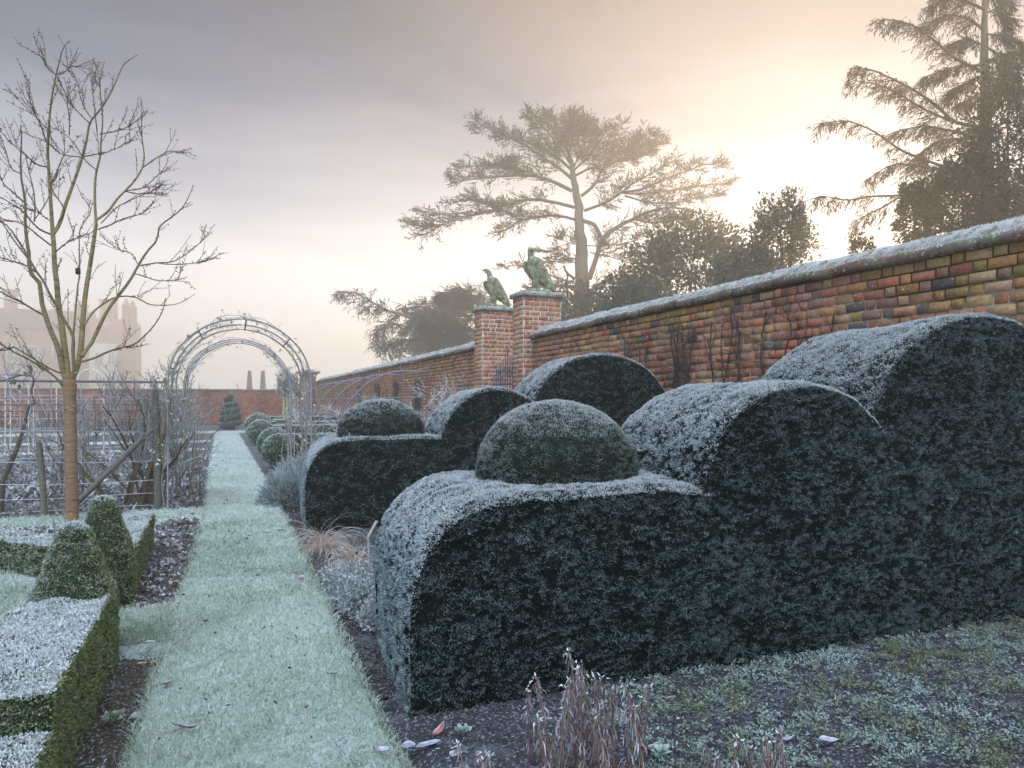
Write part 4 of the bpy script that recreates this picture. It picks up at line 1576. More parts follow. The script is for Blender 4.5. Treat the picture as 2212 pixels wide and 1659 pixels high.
diamonds(m, P, D, .085, .045, (.10, .16, .04), (.16, .19, .06), fold=.3)
part(m, 'leaves', M_leaf, e)

# fruit cage: rails, poles, netting hoops
e = empty('fruit_cage', (-8, 15, 0), 'fruit cage with dark top rail and pale vertical poles behind the young tree', 'plant frame')
for y, z, r_ in ((14.8, 1.68, .028), (14.8, 1.25, .016), (14.8, 1.13, .016)):
    m = MB()
    tubes(m, [[(-1.02, y, z), (-6, y, z), (-13, y, z)]], r_, (.12, .105, .115), 6)
    part(m, 'rail', M_metal, e)
for k, x in enumerate(np.arange(-1.02, -12.6, -.47)):
    m = MB()
    tubes(m, [[(x, 14.8, -.05), (x, 14.8, .9), (x, 14.8, 1.80 if k == 0 else 1.68)]], .009, (.45, .43, .44), 4)
    part(m, 'pole', M_metal, e)
for z in (1.35, 1.0, .82, .45, .28):
    m = MB()
    tubes(m, [[(-1.02, 14.8, z), (-6, 14.8, z - .02), (-13, 14.8, z)]], .006, (.45, .46, .50), 4)
    part(m, 'wire', M_metal, e)
GC = 'pale cloche hoops above the fruit cage'
for k, px in enumerate((-8, 42, 92, 195)):
    c = sight(px, 832, 17.5)
    w = .30
    th = np.linspace(0, np.pi, 24)
    p = np.stack([c[0] + w * np.cos(th), 0 * th + c[1], c[2] + .42 * np.sin(th)], 1)
    p = np.r_[[(p[0, 0], c[1], -.05)], p, [(p[-1, 0], c[1], -.05)]]
    m = MB(); tubes(m, resample(p, 50, False)[None], .014, (.72, .66, .60), 6)
    o = m.build('cloche_hoop', M_metal, None, True)
    tag(o, ['pale plastic hoop cut by the left edge of the picture', 'pale plastic hoop above the cage, left of the tree trunk', 'pale plastic hoop just left of the tree fork', 'pale plastic hoop right of the tree fork'][k], 'hoop', GC)

# dark clipped shrubs and stems at the foot of the back wall
def bush(name, label, c, rad, n, size, cols, mat_=None, group=None, cat='shrub', trunk=True, shoots=0, seed=0, lump=.35, shell=.5, updir=.3, wid=.5, under=-1.0):
    global rng
    rng = np.random.default_rng(900 + seed)
    e = empty(name, (c[0], c[1], 0), label, cat, group)
    rad = np.array(rad)
    D = norm(rng.normal(size=(n, 3)))
    D = D[D[:, 2] > under]
    n = len(D)
    rr = (shell + (1 - shell) * rng.random(n) ** .6)
    lum = 1 + lump * noise(D * rad.mean() * .9 + np.array(c) , rad.mean() * .55, seed % 5)
    P = np.array(c) + D * rad * (rr * lum)[:, None]
    keep = P[:, 2] > .02
    P, D = P[keep], D[keep]
    cl = noise(P, size * 6, 3)
    k2 = rng.random(len(P)) < .62 + .55 * cl
    P, D, cl = P[k2], D[k2], cl[k2]
    n = len(P)
    m = MB()
    cc = np.array(cols)[rng.integers(0, len(cols), n)] * rng.uniform(.65, 1.3, n)[:, None]
    dd = norm(D * .8 + rng.normal(0, .7, (n, 3)) + np.array([0, 0, updir]))
    L = size * rng.uniform(.6, 1.5, n)
    diamonds(m, P, dd, L, L * wid, cc, cc * 1.1, fold=.2)
    if shoots:
        d0 = norm(rng.normal(size=(shoots, 3)) * np.array([.8, .8, .3]) + np.array([0, 0, .75]))
        lum = 1 + lump * noise(d0 * rad.mean() * .9 + np.array(c), rad.mean() * .55, seed % 5)
        s = np.array(c) + d0 * rad * (.88 * lum)[:, None]
        u = norm(d0 * .5 + np.array([0, 0, .8]) + rng.normal(0, .2, d0.shape))
        ln = rad.mean() * rng.uniform(.10, .30, shoots)
        pl_ = np.stack([s + u * (ln * t)[:, None] for t in np.linspace(0, 1, 4)], 1)
        P2, D2 = along(pl_, 14)
        n2 = len(P2)
        c2 = np.array(cols)[rng.integers(0, len(cols), n2)] * rng.uniform(.8, 1.4, n2)[:, None]
        diamonds(m, P2, norm(D2 + rng.normal(0, .6, (n2, 3))), size * rng.uniform(.5, 1.0, n2), size * wid * .8, c2, c2, fold=.2)
    part(m, 'crown', mat_ or M_needle, e)
    if trunk:
        t = MB()
        c = np.array(c, float)
        tubes(t, [[(c[0], c[1], -.05), (c[0] + .05, c[1], c[2] * .5), (c[0], c[1], c[2])]], np.array([[.05, .04, .02]]) * rad.mean(), (.07, .055, .045), 7)
        rr_ = [[(c[0], c[1], c[2] * .5), tuple(c + norm(rng.normal(size=3) * np.array([1, 1, .4]) + np.array([0, 0, .5])) * rad * .4), tuple(c + norm(rng.normal(size=3)) * rad * .7)] for _ in range(6)]
        tubes(t, np.array(rr_), np.array([[.02, .014, .006]]) * rad.mean(), (.07, .055, .045), 5)
        part(t, 'trunk', M_bark, e)
    return e


GS = 'low shrubs under the back wall'
for k, (x, w, h, lb) in enumerate([(-13.5, 1.4, .75, 'dark low shrub under the back wall, left of the tree trunk'), (-10.6, 1.1, .9, 'dark rounded shrub under the back wall just left of the trunk'),
                                   (-7.6, 1.0, .7, 'dark low shrub under the back wall, right of the trunk'), (2.2, .8, .4, 'low grey-green shrub under the back wall right of the spiral')]):
    bush('wall_shrub', lb, (x, 41.3, h * .45), (w, .6, h * .7), 1600, .10, [(.035, .045, .035), (.05, .06, .045)], M_leaf, GS, seed=30 + k, trunk=False, shell=.3)

# stone things at the far right
e = empty('stone_pedestal', (1.95, 26.2, 0), 'pale stone pedestal with a flat moulded top among the far hedges', 'pedestal')
m = MB()
box(m, (1.70, 25.95, -.05), (2.20, 26.45, .10), (.5, .48, .42), .02)
box(m, (1.78, 26.03, .10), (2.12, 26.37, .60), (.5, .47, .40), .03)
part(m, 'shaft', M_stone, e)
m = MB()
box(m, (1.66, 25.91, .602), (2.24, 26.49, .68), (.34, .33, .31), .025)
part(m, 'top_slab', M_stone, e)
e = empty('stone_pedestal', (2.75, 32.0, 0), 'tall yellowish stone pier carrying a grey plant behind the arch leg', 'pedestal')
m = MB()
box(m, (2.45, 31.8, -.05), (3.0, 32.35, 1.45), (.46, .40, .24), .03)
box(m, (2.38, 31.73, 1.45), (3.07, 32.42, 1.53), (.42, .38, .28), .03)
part(m, 'pier_shaft', M_stone, e)
bush('potted_plant', 'grey feathery plant standing on the tall stone pier', (2.72, 32.05, 2.05), (.50, .50, .62), 2400, .16, [(.20, .21, .21), (.28, .29, .30)], M_leaf, None, 'plant', False, seed=44, shell=.1, updir=.8, wid=.22)
e = empty('corner_pier', (5.0, 42.6, 0), 'brick corner pier with moulded stone cap where the far walls meet', 'pier')
m = MB()
box(m, (4.3, 42.2, -.05), (5.1, 43.0, 2.9), (.26, .16, .12), .01)
part(m, 'brick_shaft', M_brick_f, e)
m = MB()
box(m, (4.2, 42.1, 2.9), (5.2, 43.1, 3.0), (.38, .37, .34), .03)
box(m, (4.05, 41.95, 3.0), (5.35, 43.25, 3.14), (.40, .39, .36), .05)
box(m, (4.35, 42.25, 3.14), (5.05, 42.95, 3.24), (.40, .39, .36), .04)
part(m, 'stone_cap', M_stone, e)

# far faint conical yews beyond the back wall
for k, (px, w) in enumerate(((539, 10), (568, 10), (622, 8))):
    p = sight(px, 868, 115)
    c = np.array([p[0], p[1], 0])
    rng = np.random.default_rng(700 + k)
    m = MB()
    n = 1500
    z = rng.uniform(0, 1, n) ** .65
    a = rng.uniform(0, 6.28, n)
    r_ = (1 - z) * .60 * rng.uniform(.5, 1, n)
    P = np.stack([c[0] + r_ * np.cos(a), c[1] + r_ * np.sin(a), .2 + z * 6.2], 1)
    diamonds(m, P, norm(np.stack([np.cos(a), np.sin(a), .6 + 0 * a], 1)), .35, .2, (.03, .045, .03), (.04, .06, .04))
    e = empty('conical_yew', tuple(c), ['faint pointed yew in the mist, left one seen through the arch', 'faint pointed yew in the mist, right one seen through the arch', 'faint pointed yew in the mist by the arch leg'][k], 'tree', 'distant pointed yews in the mist')
    part(m, 'crown', M_needle, e)
    t = MB()
    tubes(t, [[(c[0], c[1], -.1), (c[0], c[1], .6), (c[0], c[1], 3)]], .14, (.07, .05, .04), 6)
    part(t, 'trunk', M_bark, e)

# ------------------------------------------------------------------ the young tree
TD = 7.32


def traced(lst, sc, ox, oy, t, dd, n=22):
    """limbs drawn after the photograph, given in crop pixels, bowed dd metres towards (-) or away (+) along their length"""
    q = []
    L = len(lst)
    for i, (x, y) in enumerate(lst):
        f = i / (L - 1)
        q.append(sight((x / sc + ox) * .86406, (y / sc + oy) * .86406, t + dd * f ** .8))
    return resample(np.array(q), n)


c1 = lambda l, dd: traced(l, 2.370, 0, 60, TD, dd)
e = empty('young_tree', (-1.50, 8.6, 0), 'young bare cherry tree with banded bark and upright forking branches at left', 'tree')


def cc1(a6, a1, dd, r0, r1):
    """one limb: first points from the fork crop, later ones from the sky crop"""
    pts = [(x / 5.53 * .86406, (y / 5.53 + 700) * .86406) for x, y in a6] + [(x / 2.370 * .86406, (y / 2.370 + 60) * .86406) for x, y in a1 if not a6 or y < 1515]
    n = len(pts)
    q = np.array([sight(x, y, TD + dd * (i / (n - 1)) ** .9) for i, (x, y) in enumerate(pts)])
    return resample(q, 26), r0, r1


m = MB()
tr = np.array([sight(155, 1130, TD), sight(155, 1050, TD), sight(153, 980, TD), sight(152, 900, TD), sight(151, 850, TD), sight(150, 826, TD), sight(149, 808, TD)])
tr[0, 2] = -.06
tr = resample(tr, 20)
rt = np.interp(np.linspace(0, 1, 20), [0, .04, .12, .6, .85, .93, 1], [.085, .071, .064, .057, .060, .072, .055])
tubes(m, tr[None], rt[None], (.26, .155, .085), 16)
part(m, 'trunk', M_trunk, e, True)
LB = [
    cc1([(930, 1420), (870, 1250), (830, 1050), (790, 900), (700, 700), (630, 500), (570, 280), (520, 0)], [(200, 1500), (170, 1350), (150, 1200), (150, 1060), (125, 900), (122, 800), (128, 690), (122, 600)], -.35, .036, .006),
    cc1([(940, 1420), (925, 1200), (880, 850), (850, 600), (810, 350), (780, 0)], [(340, 1659), (325, 1450), (318, 1300), (312, 1240)], .0, .040, .026),
    cc1([(950, 1450), (1010, 1330), (1070, 1180), (1110, 1000), (1130, 800), (1150, 500), (1180, 200), (1210, 0)], [(500, 1659), (530, 1450), (560, 1250), (570, 1185)], .25, .038, .022),
    cc1([(1130, 1060), (1180, 980), (1260, 880), (1350, 690), (1500, 400), (1650, 200), (1800, 0)], [(670, 1659), (760, 1530), (820, 1430), (870, 1350), (930, 1280), (945, 1200), (1010, 1150), (1080, 1090), (1120, 1020), (1145, 955)], .5, .026, .004),
    cc1([(1130, 1130), (1300, 1080), (1500, 990), (1650, 940), (1850, 890), (2000, 770), (2150, 600), (2250, 420), (2290, 250)], [], -.6, .015, .004),
    cc1([(1170, 620), (1230, 520), (1280, 450), (1400, 350), (1600, 240), (1900, 250), (2050, 330), (2250, 350), (2450, 330), (2700, 190)], [], .45, .014, .003),
    cc1([(900, 1520), (800, 1380), (600, 1220), (400, 1100), (200, 1000), (0, 880), (-300, 760)], [], -.5, .015, .006),
    cc1([(890, 1310), (700, 1230), (500, 1110), (300, 980), (200, 920), (100, 960), (0, 975), (-200, 980)], [], -.7, .010, .004),
    cc1([(610, 490), (450, 400), (300, 310), (150, 240), (0, 160), (-300, 40)], [], -.4, .014, .005),
    cc1([(1020, 1240), (1010, 1000), (1010, 780), (900, 570), (780, 350), (680, 180), (590, 0)], [(225, 1480), (190, 1420), (120, 1300), (60, 1215), (0, 1160), (-80, 1100)], -.5, .022, .005),
    cc1([(1050, 1300), (1000, 1050), (1020, 700), (1050, 350), (1080, 50)], [(470, 1500), (470, 1350), (480, 1200), (540, 1110), (480, 1010), (455, 950)], .5, .014, .004),
    # upper limbs
    cc1([], [(312, 1245), (300, 1050), (288, 850), (282, 740), (290, 600), (305, 450), (333, 300), (350, 230), (375, 140), (412, 98)], -.35, .024, .004),
    cc1([], [(318, 1240), (350, 1190), (385, 1080), (440, 930), (492, 775), (515, 680), (533, 585), (600, 500), (650, 420), (700, 310), (730, 245), (812, 183)], .35, .024, .004),
    cc1([], [(570, 1190), (562, 1050), (572, 870), (590, 800), (598, 700), (608, 560), (598, 450), (597, 300), (620, 220)], .1, .018, .003),
    cc1([], [(572, 1160), (630, 1120), (700, 1030), (740, 990), (800, 925), (846, 845), (840, 650), (835, 445)], .4, .016, .003),
    cc1([], [(333, 300), (280, 260), (230, 190), (175, 148)], -.15, .007, .003),
    cc1([], [(340, 300), (390, 280), (430, 240), (470, 228)], -.1, .006, .003),
    cc1([], [(290, 850), (220, 830), (150, 770), (60, 690), (0, 620), (-90, 560)], -.6, .009, .003),
    cc1([], [(272, 700), (240, 600), (205, 540), (170, 470), (150, 380), (120, 305)], -.5, .009, .003),
    cc1([], [(300, 640), (240, 580), (160, 500), (80, 408)], .3, .007, .003),
    cc1([], [(205, 1170), (205, 1020), (175, 870), (160, 790), (110, 720), (92, 640)], .3, .009, .003),
    cc1([], [(590, 652), (700, 630), (790, 582), (840, 545), (878, 495)], .3, .008, .003),
    cc1([], [(500, 785), (580, 770), (650, 755), (740, 710), (825, 685)], -.3, .008, .003),
    cc1([], [(575, 870), (500, 800), (410, 670), (270, 580), (240, 530)], .5, .008, .003),
    cc1([], [(480, 790), (350, 760), (270, 690), (180, 650), (105, 607)], -.4, .008, .003),
    cc1([], [(742, 992), (820, 1005), (900, 995), (1000, 1005)], .4, .007, .003),
    cc1([], [(845, 850), (920, 800), (960, 780), (1010, 762), (1060, 770), (1122, 754)], .3, .008, .003),
    cc1([], [(585, 1215), (640, 1195), (700, 1165), (760, 1145), (830, 1130), (890, 1070)], -.3, .009, .003),
    cc1([], [(740, 990), (850, 970), (910, 930), (960, 880), (1005, 818)], .3, .008, .003),
    cc1([], [(600, 1180), (700, 1080), (790, 1030), (900, 980), (975, 935)], -.5, .007, .003),
    cc1([], [(830, 1432), (930, 1415), (1020, 1408), (1100, 1360), (1190, 1290), (1262, 1186)], .5, .009, .003),
    cc1([], [(930, 1415), (1000, 1425), (1100, 1425), (1210, 1408), (1305, 1325)], .3, .007, .003),
    cc1([], [(800, 1480), (870, 1500), (940, 1520), (1020, 1520), (1098, 1506)], -.4, .007, .003),
    cc1([], [(815, 1420), (780, 1360), (700, 1335), (640, 1300)], .3, .006, .003),
    cc1([], [(310, 1250), (240, 1220), (150, 1130), (60, 1060), (0, 1030), (-100, 990)], -.4, .012, .004),
    cc1([], [(300, 1310), (220, 1250), (150, 1200), (60, 1170), (0, 1165), (-90, 1160)], .4, .011, .004),
    cc1([], [(190, 1420), (120, 1330), (60, 1250), (0, 1160), (-60, 1080)], .6, .013, .004),
    cc1([], [(215, 1470), (130, 1420), (50, 1400), (0, 1385), (-80, 1360)], -.5, .010, .004),
    cc1([], [(150, 1060), (80, 1000), (30, 950), (0, 900), (-50, 820)], .5, .010, .004),
    cc1([], [(120, 885), (70, 860), (40, 780), (10, 690), (0, 660)], .2, .008, .003),
    cc1([], [(300, 1170), (230, 1120), (160, 1090), (120, 1080)], -.3, .006, .003),
    cc1([], [(535, 590), (480, 540), (420, 470), (380, 370), (345, 310)], .2, .008, .003),
    cc1([], [(545, 560), (500, 500), (470, 420), (440, 330), (420, 298)], .3, .007, .003),
    cc1([], [(575, 640), (560, 500), (550, 380), (555, 250)], -.1, .007, .003),
    cc1([], [(410, 660), (410, 560), (395, 480), (425, 360)], -.2, .007, .003),
    cc1([], [(330, 1350), (400, 1290), (440, 1265), (490, 1245)], -.4, .008, .003),
    cc1([], [(345, 1180), (380, 1100), (300, 960), (330, 880), (370, 760), (355, 600)], -.5, .008, .003),
    cc1([], [(200, 1165), (270, 1060), (320, 920), (350, 850)], .3, .007, .003),
]
m = MB()
par = np.array([l[0] for l in LB])
r0 = np.array([l[1] for l in LB]); r1 = np.array([l[2] for l in LB])
w = np.linspace(0, 1, 26)[None]
rad = (r0[:, None] * (1 - w) + r1[:, None] * w) * .84
thick = r0 > .0125
wig = np.cumsum(rng.normal(0, .0035, par.shape), axis=1) * w[..., None] * (r0 < .0125)[:, None, None]
par = par + wig
nlist = []
big = (.26, .20, .085)
for i in np.where(thick)[0]:
    b = MB()
    tubes(b, par[i][None], rad[i][None], big if r0[i] > .013 else (.12, .085, .055), 12, tipc=big if r1[i] > .02 else (.11, .075, .05))
    part(b, 'branch', M_trunk, e, True)
b = MB()
tubes(b, par[~thick], rad[~thick], (.12, .085, .055), 7, tipc=(.10, .07, .055))
rng = np.random.default_rng(77)
tw = spawn(par, 5, .22, .86, .30, .55, .30, .035, 8)
tubes(b, tw, .0034 * np.linspace(1, .6, 8)[None], (.11, .075, .055), 5)
tw2 = spawn(tw, 1, .3, .9, .18, .7, .2, .06, 5)
tubes(b, tw2, .0026 * np.linspace(1, .6, 5)[None], (.13, .09, .07), 4)
part(b, 'twigs', M_bark, e)
b = MB()
for pp, k in ((par, 34), (tw, 8), (tw2, 3)):
    P, D = along(pp, k, .12, 1)
    n = len(P)
    r_ = rng.normal(size=(n, 3))
    d = norm(r_ - (r_ * D).sum(1)[:, None] * D * .7)
    diamonds(b, P, d, rng.uniform(.014, .030, n), rng.uniform(.009, .014, n), (.10, .06, .04), (.15, .10, .075), fold=.3)
part(b, 'buds', M_bark, e)
hm_ = sight((462 / 2.37) * .864, (1465 / 2.37 + 60) * .864, TD + .15)
b = MB()
box(b, (hm_[0] - .022, hm_[1] - .02, hm_[2] - .035), (hm_[0] + .022, hm_[1] + .02, hm_[2] + .035), (.07, .025, .015), .008)
tubes(b, [[hm_ + np.array([0, 0, .03]), hm_ + np.array([.004, 0, .05]), hm_ + np.array([.01, 0, .075])]], .003, (.05, .03, .02), 4)
tag(b.build('plant_label', M_wood, None), 'small dark brown tag hanging inside the crown of the young tree', 'tag')


# ------------------------------------------------------------------ the cedars beyond the wall
CED = [(.10, .075, .035), (.12, .085, .04), (.08, .065, .032), (.14, .095, .045)]


def conifer(name, label, t, sc, ox, oy, trunk, trad, limbs, leafL, sub, twig_, dens, colr=CED, group=None, seed=0, depth=1.0, droop=.0, upt=.15, wid=.28, tw_l=.45, ang=.95, flat=.22, jit=.38, kd=.16, tk_s=1.0):
    global rng
    rng = np.random.default_rng(500 + seed)
    P2 = lambda x, y, tt: sight((x / sc + ox) * .86406, (y / sc + oy) * .86406, tt)
    tk = resample(np.array([P2(x, y, t) for x, y in trunk]), 24)
    foot = tk[0].copy(); foot[2] = -.1
    e = empty(name, (foot[0], foot[1], 0), label, 'tree', group)
    full = np.r_[[foot, foot * .5 + tk[0] * .5], tk]
    m = MB()
    trad = [v_ * tk_s for v_ in trad]
    rr = np.r_[trad[0] * 1.25, trad[0] * 1.1, np.interp(np.linspace(0, 1, 24), np.linspace(0, 1, len(trad)), trad)]
    full[2:-1] += rng.normal(0, trad[0] * .06, full[2:-1].shape)
    tubes(m, full[None], rr[None], (.14, .115, .085), 12)
    part(m, 'trunk', M_bark, e, True)
    m = MB()
    pars = []
    for l in limbs:
        pts, ra, rb, dd, leafy = l
        n = len(pts)
        q = np.array([P2(x, y, t + dd * (i / (n - 1))) for i, (x, y) in enumerate(pts)])
        q = resample(q, 20)
        tubes(m, q[None], np.linspace(ra, rb, 20)[None] * tk_s, (.13, .105, .075), 8)
        if leafy > 0: pars.append((q, leafy))
    part(m, 'limbs', M_bark, e, True)
    f = MB()
    tws = MB()
    for lo_ in sorted(set(p[1] for p in pars)):
        par_ = np.array([p[0] for p in pars if p[1] == lo_])
        s1 = spawn(par_, int(sub * lo_), .12, 1.0, leafL, ang, upt, .07, 7, plane=(1, 1, flat))
        s1[..., 2] -= droop * np.linspace(0, 1, 7)[None] ** 1.6 * leafL
        s2 = spawn(s1, twig_, .1, 1.0, leafL * tw_l, .7, upt * .6 - droop * .5, .08, 5, plane=(1, 1, flat * 2))
        tubes(tws, s1, leafL * .009 * np.linspace(1, .4, 7)[None], (.10, .08, .055), 4)
        for s, k in ((s1, dens), (s2, dens)):
            P, D = along(s, k, .05, 1)
            n = len(P)
            c = np.array(colr)[rng.integers(0, len(colr), n)] * rng.uniform(.7, 1.3, n)[:, None]
            L = leafL * kd * rng.uniform(.6, 1.4, n)
            d = norm(D + rng.normal(0, jit, (n, 3)) + np.array([0, 0, .20 - droop]))
            diamonds(f, P - d * (L * .3)[:, None], d, L, L * wid, c, c * 1.15, fold=.1)
    part(tws, 'branchlets', M_bark, e)
    part(f, 'foliage', M_needle, e)
    return e


L = lambda pts, ra, rb, dd, lf: (pts, ra, rb, dd, lf)
conifer('cedar_tree', 'great flat-topped cedar with layered limbs glowing in the mist beyond the piers', 56.0, 2.404, 980, 240,
        [(1140, 1190), (1140, 1050), (1138, 900), (1125, 750), (1120, 650), (1108, 580), (1092, 500), (1085, 430), (1065, 350), (1040, 270)], [.95, .80, .78, .66, .56, .52, .42, .34, .22, .10],
        [L([(1080, 570), (980, 520), (850, 480), (700, 480), (560, 490), (450, 505), (350, 522)], .24, .05, -2.5, 1.0),
         L([(900, 490), (800, 450), (700, 440), (560, 420), (420, 430), (370, 460)], .12, .04, 3.5, 1.0),
         L([(900, 480), (850, 420), (760, 400), (650, 410), (560, 430)], .10, .04, -1, .6),
         L([(1100, 670), (980, 640), (850, 622), (720, 640), (600, 690), (450, 725), (300, 770), (180, 840), (130, 840)], .22, .05, -3.0, 1.0),
         L([(850, 620), (700, 650), (560, 640), (450, 620), (360, 650)], .10, .04, 3, 1.0),
         L([(450, 725), (350, 720), (250, 705), (190, 700)], .07, .03, 2, .5),
         L([(300, 770), (220, 790), (150, 780), (95, 768)], .07, .03, 1, .5),
         L([(1110, 745), (1000, 720), (900, 722), (780, 745), (680, 805), (600, 850)], .18, .05, 2, .8),
         L([(900, 722), (780, 720), (700, 700), (620, 690)], .12, .05, -3, .6),
         L([(1085, 500), (1000, 430), (900, 365), (780, 285), (680, 235), (560, 185), (500, 150)], .22, .05, -1.5, 1.05),
         L([(1085, 450), (980, 360), (860, 300), (760, 260), (640, 260)], .18, .05, 3, 1.05),
         L([(1080, 420), (1000, 300), (920, 200), (830, 140), (800, 110)], .16, .04, -2, 1.05),
         L([(1070, 400), (1040, 280), (1010, 190), (920, 120)], .16, .04, 2.5, 1.05),
         L([(1060, 350), (1090, 250), (1120, 180), (1080, 130)], .14, .04, -2, 1.05),
         L([(1090, 430), (1140, 330), (1180, 230), (1170, 165)], .14, .04, 1, 1.05),
         L([(1090, 450), (1180, 360), (1260, 260), (1265, 200)], .14, .04, -2.5, .95),
         L([(1140, 600), (1210, 540), (1255, 460), (1290, 380), (1330, 270), (1390, 160)], .20, .04, 2, .95),
         L([(1260, 450), (1350, 350), (1450, 290), (1530, 230), (1600, 230)], .14, .04, -2, .95),
         L([(1290, 380), (1400, 330), (1500, 300), (1620, 295)], .12, .04, 3, .95),
         L([(1100, 480), (1200, 430), (1330, 400), (1450, 370), (1560, 330)], .15, .04, 0, 1.05),
         L([(1155, 690), (1300, 632), (1380, 580), (1450, 520), (1550, 470), (1700, 390)], .20, .05, -2, .9),
         L([(1380, 580), (1500, 560), (1650, 500), (1800, 440), (1900, 410), (2005, 432)], .14, .04, 1, .95),
         L([(1380, 580), (1480, 590), (1650, 570), (1850, 540), (2045, 524)], .12, .04, 3, .95),
         L([(1400, 600), (1550, 640), (1700, 640), (1850, 610), (1990, 590)], .12, .04, -2.5, .9),
         L([(1150, 750), (1215, 775), (1250, 835), (1262, 860)], .26, .24, .5, 0),
         L([(1185, 1100), (1235, 950), (1262, 860), (1350, 790), (1450, 740), (1560, 690), (1700, 670), (1830, 700), (1940, 725)], .36, .06, 1, .9),
         L([(1450, 740), (1560, 760), (1700, 740), (1800, 760)], .14, .05, -2, 1.0),
         L([(1120, 900), (1060, 880), (990, 850)], .05, .02, -1, .3),
         L([(1125, 990), (1030, 960), (930, 930), (900, 940)], .07, .03, 2, .35),
         L([(1125, 1000), (1040, 1000), (940, 990)], .06, .02, -2, .3),
         L([(1170, 900), (1300, 900), (1420, 880), (1540, 835)], .08, .03, -2, .45),
         L([(1190, 940), (1290, 960), (1400, 990), (1470, 960)], .08, .03, 2, .4),
         L([(1100, 1100), (1050, 1060), (1032, 1020)], .20, .13, 0, 0),
         L([(1090, 1150), (1045, 1130), (1055, 1090), (1050, 1060)], .16, .12, .2, 0),
         L([(1150, 1210), (1250, 1130), (1330, 1090), (1400, 1060)], .28, .12, 1, .4),
         L([(1100, 1160), (1000, 1140), (900, 1150), (820, 1190)], .16, .05, 1, .6),
         L([(1110, 1130), (900, 1060), (780, 1020), (670, 1028)], .09, .03, -2, .3)],
        1.42, 78, 6, 10, seed=1, upt=.10, flat=.07, jit=.24, kd=.15, tk_s=.68, wid=.22)

CED2 = [(.10, .105, .09), (.13, .13, .11), (.08, .09, .08)]
conifer('cedar_tree', 'low spreading blue-grey cedar with one long arching branch left of the piers', 58.0, 3.319, 840, 560,
        [(1350, 1250), (1320, 1050), (1280, 850), (1200, 700), (1120, 620)], [.5, .42, .3, .2, .08],
        [L([(1250, 1000), (1000, 900), (750, 850), (560, 760), (430, 720), (300, 650), (200, 590), (110, 562), (15, 560)], .16, .02, -1.5, 1.3),
         L([(1250, 1050), (1000, 960), (800, 900), (600, 850), (450, 830), (330, 900)], .13, .03, 1.5, 1.4),
         L([(1250, 1100), (1000, 1020), (800, 980), (600, 960), (450, 1000), (350, 1005)], .12, .03, -2, 1.4),
         L([(1200, 900), (1000, 830), (850, 740), (720, 690), (590, 700)], .12, .03, 2, 1.3),
         L([(1200, 850), (1050, 740), (900, 720), (800, 760), (700, 740)], .12, .03, -2, 1.4),
         L([(1250, 800), (1120, 680), (1000, 610), (920, 570), (845, 570)], .10, .03, 1, 1.2),
         L([(1280, 750), (1180, 630), (1080, 560), (990, 548)], .10, .03, -1, 1.1),
         L([(1200, 700), (1150, 620), (1040, 600), (900, 640)], .10, .03, 3, 1.2),
         L([(1250, 950), (1100, 880), (950, 850), (780, 800), (650, 780)], .10, .03, 0, 1.5),
         L([(1250, 1100), (1100, 1040), (950, 1080), (800, 1060)], .10, .03, 0, 1.5),
         L([(1320, 1050), (1450, 950), (1600, 900), (1800, 880), (1950, 900)], .10, .03, 1, 1.2),
         L([(1300, 950), (1420, 800), (1550, 720), (1650, 700)], .10, .03, 1, 1.1),
         L([(1320, 1100), (1500, 1020), (1700, 980), (1900, 1000), (2100, 960)], .10, .03, -1, 1.3),
         L([(1300, 1150), (1600, 1100), (1850, 1060), (2200, 1100)], .10, .03, 1, 1.3)],
        1.7, 75, 7, 10, CED2, seed=2, droop=.30, upt=.02, tw_l=.5, wid=.18, flat=.15, jit=.24, kd=.15)

